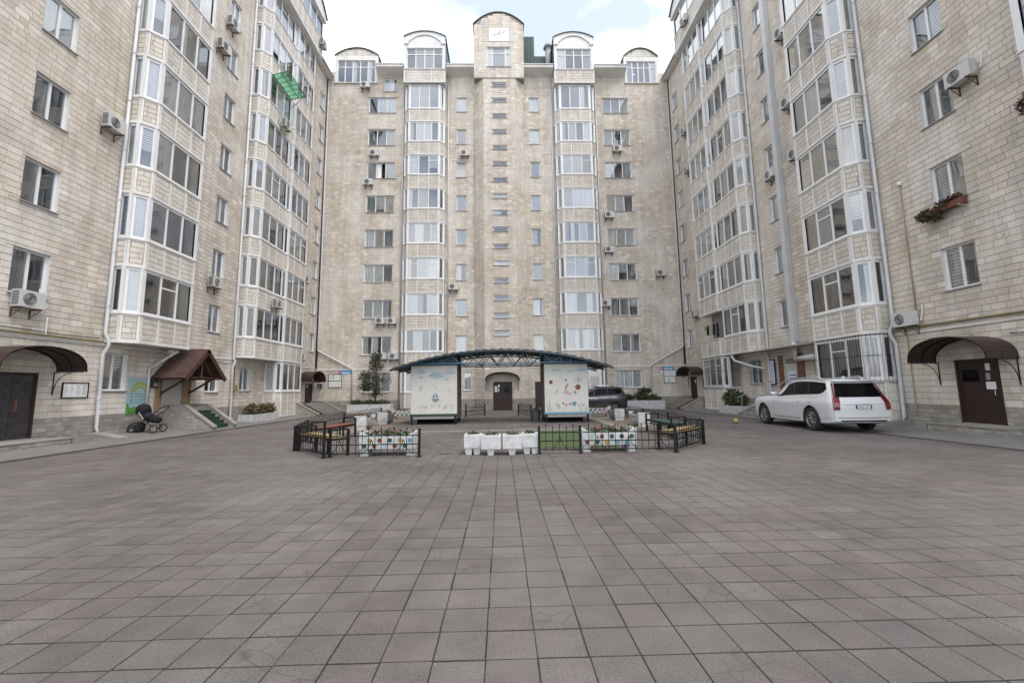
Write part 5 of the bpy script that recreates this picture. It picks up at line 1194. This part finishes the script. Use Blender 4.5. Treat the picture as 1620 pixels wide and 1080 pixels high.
for x, y, rz, lab, z, sd2 in ((-5.7, 18.6, H_, 'white legged planter end-on, next to the orange bench', .006, 2), (-5.62, 21.6, H_, 'white legged planter end-on between orange bench side planters', .006, 3), (-5.4, 24.5, 0, 'white legged planter crosswise at the back, below the small tree side', .006, 5),
    (5.58, 18.0, H_, 'white legged planter end-on, next to the green bench', .006, 6), (5.55, 21.5, H_, 'white legged planter end-on in front of the grey car', .006, 7), (5.25, 24.2, 0, 'white legged planter crosswise at the back by the grey car', .006, 8)): dotted_planter((x, y), rz, lab, z, sd2)
def twin_tub(x0, sgn, label, seed):
    r = empty('concrete_tub', (x0+sgn*.43, 10.9, 0), 0, label, 'planter', 'pair of rough white concrete tubs'); rg = random.Random(seed)
    def tub(a0, a1, y0, y1, zb, zt):
        k = MB(); a0, a1 = (x0+sgn*a0, x0+sgn*a1) if sgn > 0 else (x0-a1, x0-a0); t = .06
        n = 8
        def ring(s, z): return [((a0+a1)/2+((a1-a0)/2-s)*q[0], (y0+y1)/2+((y1-y0)/2-s)*q[1], z) for q in ((-1, -1), (1, -1), (1, 1), (-1, 1))]
        R_ = [ring(.008, zb), ring(0, zt-.02), ring(.01, zt), ring(t-.01, zt), ring(t, zt-.02), ring(.1, zb+.1)]
        vs = [v for q in R_ for v in q]; fs = [(3, 2, 1, 0)]
        for i in range(5):
            for j in range(4): fs.append((i*4+j, i*4+(j+1) % 4, i*4+4+(j+1) % 4, i*4+4+j))
        fs.append((20, 21, 22, 23)); k.add(vs, fs); k.build('tub', 'white_paint', r)
        MB().wbox(a0+.075, a1-.075, y0+.075, y1-.075, zb+.11, zt-.06).build('soil', 'soil', r)
        tag(leaves(150, [((a0+a1)/2, (y0+y1)/2, zt-.02, (a1-a0)*.33, .12, .07)], .07, rg).build('plants', 'leaf', r), kind='stuff')
        for xx in ((a0+.02, a1-.2) if y0 > 10.7 else ((a0+a1)/2-.1,)):
            k = MB(); k.prism([(xx, y0+.03, zb+.01), (xx+.18, y0+.03, zb+.01), (xx+.155, y0+.05, .002), (xx+.025, y0+.05, .002)], (0, .14, 0)); k.build('foot', 'white_paint', r)
        k = MB(); k.wbox((a0+a1)/2-.06, (a0+a1)/2+.06, y1-.14, y1-.04, .002, zb+.01); k.build('foot', 'white_paint', r)
    tub(0, .47, 10.58, 11.02, .15, .47); tub(.471, .89, 10.74, 11.18, .16, .48)
twin_tub(-.04, -1, 'rough white concrete twin tub, the one nearer the open fence gap', 11); twin_tub(.0, 1, 'rough white concrete twin tub, the one next to the green turf mat', 12)
tag(MB().wbox(.95, 3.1, 11.75, 16.3, .003, .022).build('turf_mat', 'grass_mat'), 'green artificial turf mat lying behind the short fence panel', 'mat')
bn = empty('waste_bin', (1.5, 20.0, TZ), 0, 'dark grey tapered waste bin with crumpled bag beside the ladybird mural cabin', 'bin')
k = MB(); k.tube([(1.5, 20.0, TZ), (1.5, 20.0, .3), (1.5, 20.0, .58)], [.19, .22, .25], 12); k.build('bin_body', 'ac_dark', bn); k = MB(); k.tube([(1.5, 20.0, .56), (1.52, 20.0, .64), (1.5, 20.01, .7)], [.255, .2, .05], 9); k.build('bin_bag', 'rubber', bn)
bl = MB(); vs = []
me = bpy.data.meshes.new('ball'); bmm = bmesh.new(); bmesh.ops.create_uvsphere(bmm, u_segments=20, v_segments=12, radius=.11); bmm.to_mesh(me); bmm.free(); me.materials.append(MATS['ball_yellow']); me.polygons.foreach_set('use_smooth', [True]*len(me.polygons))
o = obj('ball', me); o.location = (9.69, 18.2, .111); tag(o, 'small yellow-green ball on the paving near the white car', 'ball')
tag(MB().wbox(-1.55, -1.25, 10.9, 11.05, .003, .01).build('drain_lid', 'kerb_dark'), 'small dark metal lid set flat in the paving by the twin tubs', 'drain cover')
# ------------------------------------------------------------------ cars
def catmull(P, n):
    """P: (k, m, 3) control rows -> n samples per span along axis 0"""
    k = len(P); out = []
    for i in range(k-1):
        p0, p1, p2, p3 = P[max(i-1, 0)], P[i], P[i+1], P[min(i+2, k-1)]
        for j in range(n):
            t = j/n; out.append(.5*((2*p1)+(-p0+p2)*t+(2*p0-5*p1+4*p2-p3)*t*t+(-p0+3*p1-3*p2+p3)*t**3))
    out.append(P[-1]); return np.array(out)
def make_car(name, loc, rz, label, paint, Lr, Lf, hw, H0, wb, rearx, belt, wheel_r, arch, dark_bumper, suv, scale=1.):
    r = empty(name, loc, rz, label, 'car')
    # section points: 0 bottom centre,1 bottom edge,2 sill,3 mid,4 shoulder,5 belt,6 glass top,7 roof edge,8 roof centre
    zr = H0
    def sec(x, w, zb, zbelt, gt, rh, tumble, sh=0., hood=False):
        """sh: rear lean per metre above the shoulder"""
        zs = min(zbelt-.12, .93)
        pts = [(0, zb), (w*.86, zb), (w*.965, zb+.13), (w*.99, .62), (w, zs), (w*.935, zbelt)]
        if hood: pts += [(w*.86, gt), (w*.70, gt+.012), (0, rh)]
        else: pts += [(w*tumble, gt), (w*tumble*.93, gt+.06), (0, rh)]
        return [(x+(sh*max(0, z-.95)), y, z) for y, z in pts]
    R_, Fm = -Lr, Lf
    b = belt
    rows = [sec(R_, hw*.90, .36, b-.0, zr-.18, zr-.09, .80, sh=.50),
            sec(R_+.16, hw*.975, .30, b+.01, zr-.16, zr-.07, .81, sh=.42),
            sec(R_+.55, hw, .27, b+.005, zr-.125, zr-.03, .815, sh=.26),
            sec(R_+1.3, hw, .26, b-.02, zr-.085, zr+.005, .83),
            sec(R_+1.75, hw, .26, b-.03, zr-.085, zr, .825),
            sec(Lf-2.85, hw, .26, b-.045, zr-.11, zr-.02, .815),
            sec(Lf-2.4, hw, .26, b-.055, zr-.24, zr-.14, .81),
            sec(Lf-1.62, hw, .26, b-.055, b-.01, b+.10, .9, hood=True),
            sec(Lf-1.1, hw, .26, b-.07, b-.025, b+.06, .9, hood=True),
            sec(Lf-.6, hw*.985, .27, b-.10, b-.055, b+.02, .9, hood=True),
            sec(Lf-.2, hw*.95, .3, b-.16, b-.10, b-.04, .9, hood=True),
            sec(Lf, hw*.84, .36, b-.32, b-.27, b-.24, .9, hood=True)]
    A = np.array(rows, float); NS = 6
    A = catmull(A, NS); B = catmull(A.transpose(1, 0, 2), NS).transpose(1, 0, 2)   # (rows, cols, 3)
    ni, nj = B.shape[:2]; B[:, 0, 1] = 0; B[:, -1, 1] = 0
    mir = B.copy(); mir[:, :, 1] *= -1
    mb = MB(); idx = lambda s, i, j: s*ni*nj+i*nj+j
    vs = [tuple(p) for p in B.reshape(-1, 3)]+[tuple(p) for p in mir.reshape(-1, 3)]; fs = []
    for i in range(ni-1):
        for j in range(nj-1):
            fs.append((idx(0, i, j), idx(0, i, j+1), idx(0, i+1, j+1), idx(0, i+1, j))); fs.append((idx(1, i, j), idx(1, i+1, j), idx(1, i+1, j+1), idx(1, i, j+1)))
    mb.add(vs, fs)
    # caps
    K = 8; caps = {}
    for ci, i, bul in ((0, 0, -.07), (1, ni-1, .12)):
        g = []
        for j in range(nj):
            p = B[i, j]; row = []
            for q in range(K+1):
                s = 1-2*q/K; row.append((p[0]+bul*(1-s*s)*min(1, p[1]/.5), p[1]*s, p[2]))
            g.append(row)
        caps[ci] = g; v2 = [v for row in g for v in row]; f2 = []
        for j in range(nj-1):
            for q in range(K):
                a = j*(K+1)+q; f = (a, a+1, a+K+2, a+K+1); f2.append(f if ci == 0 else f[::-1])
        mb.add(v2, f2)
    me = bpy.data.meshes.new('body'); me.from_pydata(mb.v, [], mb.f)
    bm = bmesh.new(); bm.from_mesh(me); bmesh.ops.remove_doubles(bm, verts=bm.verts, dist=.0015); bmesh.ops.dissolve_degenerate(bm, dist=.0004, edges=bm.edges); bmesh.ops.recalc_face_normals(bm, faces=bm.faces); bm.to_mesh(me); bm.free()
    bo = obj('body', me)
    axr, axf = -Lr+rearx, -Lr+rearx+wb
    ct = MB()
    for ax in (axr, axf):
        for s in (-1, 1):
            n = 36; ring = [(ax+arch*math.cos(2*math.pi*q/n), s*(hw-.32), wheel_r+.01+arch*math.sin(2*math.pi*q/n)) for q in range(n)]
            ct.prism(ring if s < 0 else ring[::-1], (0, s*.5, 0))
    cm = bpy.data.meshes.new('cut'); cm.from_pydata(ct.v, [], ct.f); bm = bmesh.new(); bm.from_mesh(cm); bmesh.ops.recalc_face_normals(bm, faces=bm.faces); bm.to_mesh(cm); bm.free(); co = obj('cut', cm)
    md = bo.modifiers.new('b', 'BOOLEAN'); md.operation = 'DIFFERENCE'; md.object = co; md.solver = 'EXACT'
    bpy.context.view_layer.update()
    me2 = bpy.data.meshes.new_from_object(bo.evaluated_get(bpy.context.evaluated_depsgraph_get()))
    bo.modifiers.clear(); bo.data = me2; me2.name = 'body'; bpy.data.objects.remove(co); me2.materials.clear(); me2.materials.append(MATS[paint])
    me2.polygons.foreach_set('use_smooth', [True]*len(me2.polygons))
    try: me2.set_sharp_from_angle(angle=math.radians(38))
    except Exception: pass
    bo.parent = r
    # patches lying on the body surface
    def patch(nm, m, i0, i1, j0, j1, off=.006, sides=(1, -1), shape=None, par=None, xclip=None):
        ii = np.linspace(i0, i1, 17); jj = np.linspace(j0, j1, 9); res = []
        for s in sides:
            vs = []
            for a in ii:
                for c in jj:
                    a2, c2_ = shape(a, c) if shape else (a, c)
                    a0, c0 = int(min(a2, ni-2)), int(min(c2_, nj-2)); fa, fc = a2-a0, c2_-c0
                    p = (B[a0, c0]*(1-fa)+B[a0+1, c0]*fa)*(1-fc)+(B[a0, c0+1]*(1-fa)+B[a0+1, c0+1]*fa)*fc
                    du = B[a0+1, c0]-B[a0, c0]; dv = B[a0, c0+1]-B[a0, c0]; nn = np.cross(dv, du); nn = nn/(np.linalg.norm(nn)+1e-9)
                    if nn[1] < 0 and p[1] > .02: nn = -nn
                    p = p+nn*off; vs.append((p[0], p[1]*s, p[2]))
            fs = [(a*9+c, a*9+c+1, (a+1)*9+c+1, (a+1)*9+c) for a in range(16) for c in range(8)]
            res.append(local_build(MB().add(vs, fs), nm, m, par or r))
        return res
    def local_build(mbx_, nm, m, par): o = mbx_.build(nm, m, None, smooth=True); o.parent = par; return o
    S_ = NS
    jb, jt = 5*S_+1.0, 6*S_-.6
    # side glass in three lights: rear quarter, rear door, front door
    i_of = lambda x: float(np.interp(x, B[:, 5*S_, 0], np.arange(ni)))
    xA, xB, xC, xD = R_+.24, R_+1.18, R_+2.02, Lf-1.92
    for x0, x1, nm in ((xA, xB-.02, 'quarter_window'), (xB+.02, xC-.03, 'side_window'), (xC+.03, xD, 'side_window')):
        i0, i1 = i_of(x0), i_of(x1)
        if nm == 'quarter_window': shp = lambda a, c, i0=i0, i1=i1: (a, c+(jt-c)*.42*max(0, 1-1.6*(a-i0)/(i1-i0))**1.5)
        elif x1 == xD: shp = lambda a, c, i0=i0, i1=i1: (i0+(a-i0)*(1-.46*((c-jb)/(jt-jb))), c)
        else: shp = None
        patch(nm, 'car_glass', i0, i1, jb, jt, shape=shp)
    for x0, x1 in ((xB-.025, xB+.025), (xC-.035, xC+.035)): patch('window_pillar', 'dark_plastic', i_of(x0), i_of(x1), jb, jt, off=.0045)
    patch('windscreen', 'car_glass', i_of(Lf-2.45)+.5, i_of(Lf-1.8), 7*S_-2, 8*S_, sides=(1, -1))
    patch('sill_trim', 'chrome' if suv else 'dark_plastic', i_of(axr+.62), i_of(axf-.62), 2*S_-.8, 2*S_+.0, off=.008)
    # rear cap patches
    g = np.array(caps[0])
    def cap_patch(nm, m, z0, z1, s0, s1, off=.008, sides=(1,), par=None, taper=0, dz=0):
        for s in sides:
            vs = []
            for a in np.linspace(0, 1, 9):
                z = z0+(z1-z0)*a
                j = float(np.interp(z, B[0, S_:, 2], np.arange(S_, nj))); j0 = int(min(j, nj-2)); fj = j-j0
                for q in np.linspace(0, 1, 9):
                    t = s0+(s1-s0)*q; t = t*(1-taper*a) if taper else t; kq = (1-t)/2*K; k0 = int(min(max(kq, 0), K-1)); fk = kq-k0
                    p = (g[j0, k0]*(1-fk)+g[j0, k0+1]*fk)*(1-fj)+(g[j0+1, k0]*(1-fk)+g[j0+1, k0+1]*fk)*fj
                    vs.append((p[0]-off, p[1]*s, p[2]+dz*q))
            fs = [(a*9+q, a*9+q+1, (a+1)*9+q+1, (a+1)*9+q) for a in range(8) for q in range(8)]
            local_build(MB().add(vs, fs), nm, m, par or r)
    cap_patch('rear_window', 'car_glass', b-.02, zr-.21, -.91, .91, off=.008, taper=.03)
    sp = MB(); sp.prism([(B[0, 6*S_, 0]-.16, -hw*.68, zr-.155), (B[0, 6*S_, 0]-.16, hw*.68, zr-.155), (B[0, 6*S_, 0]+.35, hw*.72, zr-.085), (B[0, 6*S_, 0]+.35, -hw*.72, zr-.085)], (0, 0, .035)); local_build(sp, 'roof_spoiler', paint, r)
    if suv:
        cap_patch('tail_light', 'tail_red', b-.02, zr-.20, .915, .99, off=.014, sides=(1, -1))
        cap_patch('tail_light', 'tail_red', .86, b-.02, .79, 1., off=.014, sides=(1, -1)); cap_patch('tail_light_lens', 'tail_dark', .74, .86, .81, 1., off=.012, sides=(1, -1))
        patch('tail_light', 'tail_red', .0, 1.5, 4*S_-.6, 5*S_+.4, off=.008, shape=lambda a, c: (a*(.55+.45*(1-abs((c-(4*S_-.6))/(S_+1)-.35))), c)); patch('tail_light_lens', 'tail_dark', 0, 1.2, 3*S_+2.0, 4*S_-.7, off=.008)
        patch('tail_light', 'tail_red', .0, .55, 5*S_+.4, 6*S_, off=.008)
    else:
        cap_patch('tail_light', 'tail_red', .86, zr-.25, .84, 1., off=.014, sides=(1, -1)); patch('tail_light', 'tail_red', 0, 1.0, 4*S_-1, 6*S_-1, off=.008)
    cap_patch('bumper_trim', 'chrome' if suv else 'dark_plastic', .485, .505, -.92, .92, off=.012)
    cap_patch('lower_bumper', 'dark_plastic', .37, .42, -.85, .85, off=.01)
    cap_patch('tailgate_seam', 'dark_plastic', .905, .915, -.7, .7, off=.006)
    cap_patch('number_plate_surround', 'dark_plastic', .775, .895, -.285, .285, off=.012)
    cap_patch('number_plate', 'plate_white', .785, .885, -.23, .27, off=.018); cap_patch('number_plate_band', 'ink_navy', .785, .885, .232, .27, off=.0185)
    xr_ = min(g[:, :, 0].min(), -Lr-.05)
    F = Frame((B[0, int(np.interp(.84, B[0, S_:, 2], np.arange(S_, nj))), 0]-.07-.02, 0, 0), (0, -1, 0), (0, 0, 1), (-1, 0, 0))
    if suv:
        for txt, sz, zz, off, sp_c, mm in (('BHA 294', .085, .835, .012, 1.0, 'ink_black'), ('VOLVO', .05, .945, .018, 2.2, 'chrome')):
            t = text_mb(txt, sz, F, -.02 if sz > .06 else 0, zz, off, spacing=sp_c); o = t.build('lettering', mm, None); o.parent = r
    # door seams and handles
    for x in (xC+.02, xB-.15, xD+.25):
        i0 = i_of(x); patch('door_seam', 'dark_plastic', i0, i0+.035, 2*S_+1, 5*S_, off=.003)
    for x in (xC-.28, xB-.0):
        j = int(4*S_+2); p = B[int(i_of(x)), j]
        for s in (1, -1): k = MB(); k.tube([(p[0]-.10, s*(p[1]+.004), p[2]), (p[0]-.07, s*(p[1]+.03), p[2]), (p[0]+.07, s*(p[1]+.03), p[2]), (p[0]+.10, s*(p[1]+.004), p[2])], .013, 6); local_build(k, 'door_handle', paint, r)
    for s in (1, -1):
        xm = Lf-2.0; k = MB(); k.tube([(xm, s*(hw*.93), b+.02), (xm, s*(hw+.1), b+.04)], .025, 6); me3 = local_build(k, 'mirror_arm', 'dark_plastic', r)
        k = MB(); k.prism([(xm-.06, s*(hw+.05), b+.0), (xm-.05, s*(hw+.24), b+.02), (xm-.05, s*(hw+.23), b+.14), (xm-.06, s*(hw+.05), b+.15)], (.13, 0, 0)); local_build(k, 'wing_mirror', paint, r)
        k = MB(); k.tube([(R_+.75, s*hw*.70, zr-.05), (R_+.95, s*hw*.72, zr+.035), (Lf-3.0, s*hw*.70, zr+.01), (Lf-2.8, s*hw*.68, zr-.04)], .016, 6); local_build(k, 'roof_rail', 'chrome', r)
    k = MB(); k.prism([(R_+.62, -.02, zr-.05), (R_+.82, -.02, zr-.03), (R_+.66, -.01, zr+.035)], (0, .04, 0)); local_build(k, 'aerial_fin', paint, r)
    # wheels
    for ax in (axr, axf):
        for s in (-1, 1):
            y0 = s*(hw-.012); k = MB(); prof = [(.66, -.20), (.92, -.215), (1., -.18), (1., -.05), (.93, -.005), (.70, 0.0), (.67, -.03)]; n = 36; vs = []
            for rr, dy in prof: vs += [(ax+wheel_r*rr*math.cos(2*math.pi*q/n), y0+s*dy, wheel_r+wheel_r*rr*math.sin(2*math.pi*q/n)) for q in range(n)]
            m_ = len(prof); k.add(vs, [(a*n+q, a*n+(q+1) % n, ((a+1) % m_)*n+(q+1) % n, ((a+1) % m_)*n+q) for a in range(m_) for q in range(n)])
            w_ = local_build(k, 'wheel', 'rubber', r)
            k = MB(); rim = wheel_r*.70
            n2 = 36; vs = []
            for rr, dy in ((1., -.012), (.95, -.004), (.9, -.02), (.9, -.16)): vs += [(ax+rim*rr*math.cos(2*math.pi*q/n2), y0+s*dy, wheel_r+rim*rr*math.sin(2*math.pi*q/n2)) for q in range(n2)]
            k.add(vs, [(a*n2+q, a*n2+(q+1) % n2, (a+1)*n2+(q+1) % n2, (a+1)*n2+q) for a in range(3) for q in range(n2)])
            for t in range(10 if suv else 6):
                a = t*2*math.pi/(10 if suv else 6); e1 = Vector((math.cos(a), 0, math.sin(a))); e2 = Vector((-math.sin(a), 0, math.cos(a))); c0 = Vector((ax, y0-s*.022, wheel_r))
                k.prism([c0+e1*rim*.12-e2*.018, c0+e1*rim*.93-e2*.034, c0+e1*rim*.93+e2*.034, c0+e1*rim*.12+e2*.018], (0, -s*.03, 0))
            n3 = 14; k.prism([(ax+rim*.19*math.cos(2*math.pi*q/n3), y0-s*.012, wheel_r+rim*.19*math.sin(2*math.pi*q/n3)) for q in range(n3)], (0, -s*.05, 0))
            local_build(k, 'rim', 'alloy', w_)
            k = MB(); k.prism([(ax+rim*.88*math.cos(2*math.pi*q/n2), y0-s*.10, wheel_r+rim*.88*math.sin(2*math.pi*q/n2)) for q in range(n2)], (0, -s*.03, 0)); local_build(k, 'brake_disc', 'ac_dark', w_)
            k = MB(); vs = []; n4 = 24
            for yy in (s*(hw-.315), s*(hw-.03)): vs += [(ax+(arch-.004)*math.cos((math.pi+.6)*q/n4-.3), yy, wheel_r+.01+(arch-.004)*math.sin((math.pi+.6)*q/n4-.3)) for q in range(n4+1)]
            k.add(vs, [(q, q+1, n4+2+q, n4+1+q) for q in range(n4)]); k.poly([vs[q] for q in range(n4+1)]); local_build(k, 'wheel_arch_liner', 'rubber', r)
            if suv and False: pass
    return r
hd_ = math.atan2(2.98, .14)
make_car('parked_car', (11.62, 16.3, .0), math.radians(90)-.055, 'white estate-shaped off-roader parked beside the clinic steps', 'car_white', 2.45, 2.5, .975, 1.80, 2.98, 1.07, 1.165, .40, .455, False, True)
make_car('parked_car', (5.35, 27.4, .0), math.pi, 'dark grey people carrier parked behind the ladybird mural cabin', 'car_grey', 2.25, 2.25, .88, 1.66, 2.9, .78, 1.06, .32, .37, False, False)
# ------------------------------------------------------------------ pushchair
st = empty('pushchair', (-13.55, 17.3, slope_z(-13.55)), math.radians(8), 'dark navy pushchair with black bag standing beside the poster', 'pushchair')
def sub(mbx_, nm, m, smooth=False, par=st): o = mbx_.build(nm, m, None, smooth=smooth); o.parent = par; return o
# local: +x towards the handle, z up
k = MB()
for s in (-1, 1):
    k.tube([(-.38, s*.26, .15), (-.05, s*.25, .45), (.25, s*.24, .68), (.52, s*.24, .92)], .016, 8); k.tube([(.36, s*.27, .16), (.1, s*.25, .42), (-.16, s*.24, .62)], .014, 8)
k.tube([(.52, -.24, .92), (.60, -.12, .97), (.60, .12, .97), (.52, .24, .92)], .02, 8); k.tube([(-.38, -.26, .15), (-.38, .26, .15)], .012, 6); k.tube([(.36, -.27, .16), (.36, .27, .16)], .012, 6)
sub(k, 'frame', 'black_metal', True)
for x, rr in ((-.38, .12), (.36, .155)):
    for s in (-1, 1):
        k = MB(); k.tube([(x+(rr-.022)*math.cos(t*math.pi/12), s*.29, rr+.002+(rr-.022)*math.sin(t*math.pi/12)) for t in range(24)], .022, 8, close=True); w_ = sub(k, 'wheel', 'rubber', True)
        k = MB()
        for t in range(5): a = t*1.2566; k.tube([(x, s*.29, rr), (x+(rr-.03)*math.cos(a), s*.29, rr+(rr-.03)*math.sin(a))], .009, 5)
        k.tube([(x, s*.255, rr), (x, s*.32, rr)], .025, 8); sub(k, 'hub', 'skin_grey', False, w_)
def hull(nm, m, secs, n=12):
    k = MB(); vs = []
    for (x, z, w, h) in secs:
        for q in range(n): a = 2*math.pi*q/n; vs.append((x+.0, w*math.copysign(abs(math.cos(a))**.6, math.cos(a)), z+h*math.copysign(abs(math.sin(a))**.7, math.sin(a))))
    k.add(vs, [(a*n+q, a*n+(q+1) % n, (a+1)*n+(q+1) % n, (a+1)*n+q) for a in range(len(secs)-1) for q in range(n)]+[tuple(reversed(range(n))), tuple((len(secs)-1)*n+q for q in range(n))]); return sub(k, nm, m, True)
hull('seat_hull', 'fabric_navy', [(-.22, .74, .17, .1), (-.12, .66, .22, .15), (.05, .56, .23, .15), (.22, .49, .22, .14), (.36, .47, .19, .11), (.42, .47, .1, .05)])
hull('hood', 'fabric_navy', [(-.40, .82, .14, .08), (-.34, .86, .22, .16), (-.22, .88, .25, .22), (-.1, .86, .25, .2), (-.04, .80, .23, .14)])
hull('basket_bag', 'rubber', [(-.62, .14, .16, .12), (-.52, .2, .24, .19), (-.34, .22, .24, .2), (-.2, .2, .2, .16)])
k = MB(); k.tube([(-.2, -.27, .78), (-.02, -.28, .52)], .02, 6); k.tube([(-.2, .27, .78), (-.02, .28, .52)], .02, 6); sub(k, 'hood_strut', 'skin_grey')
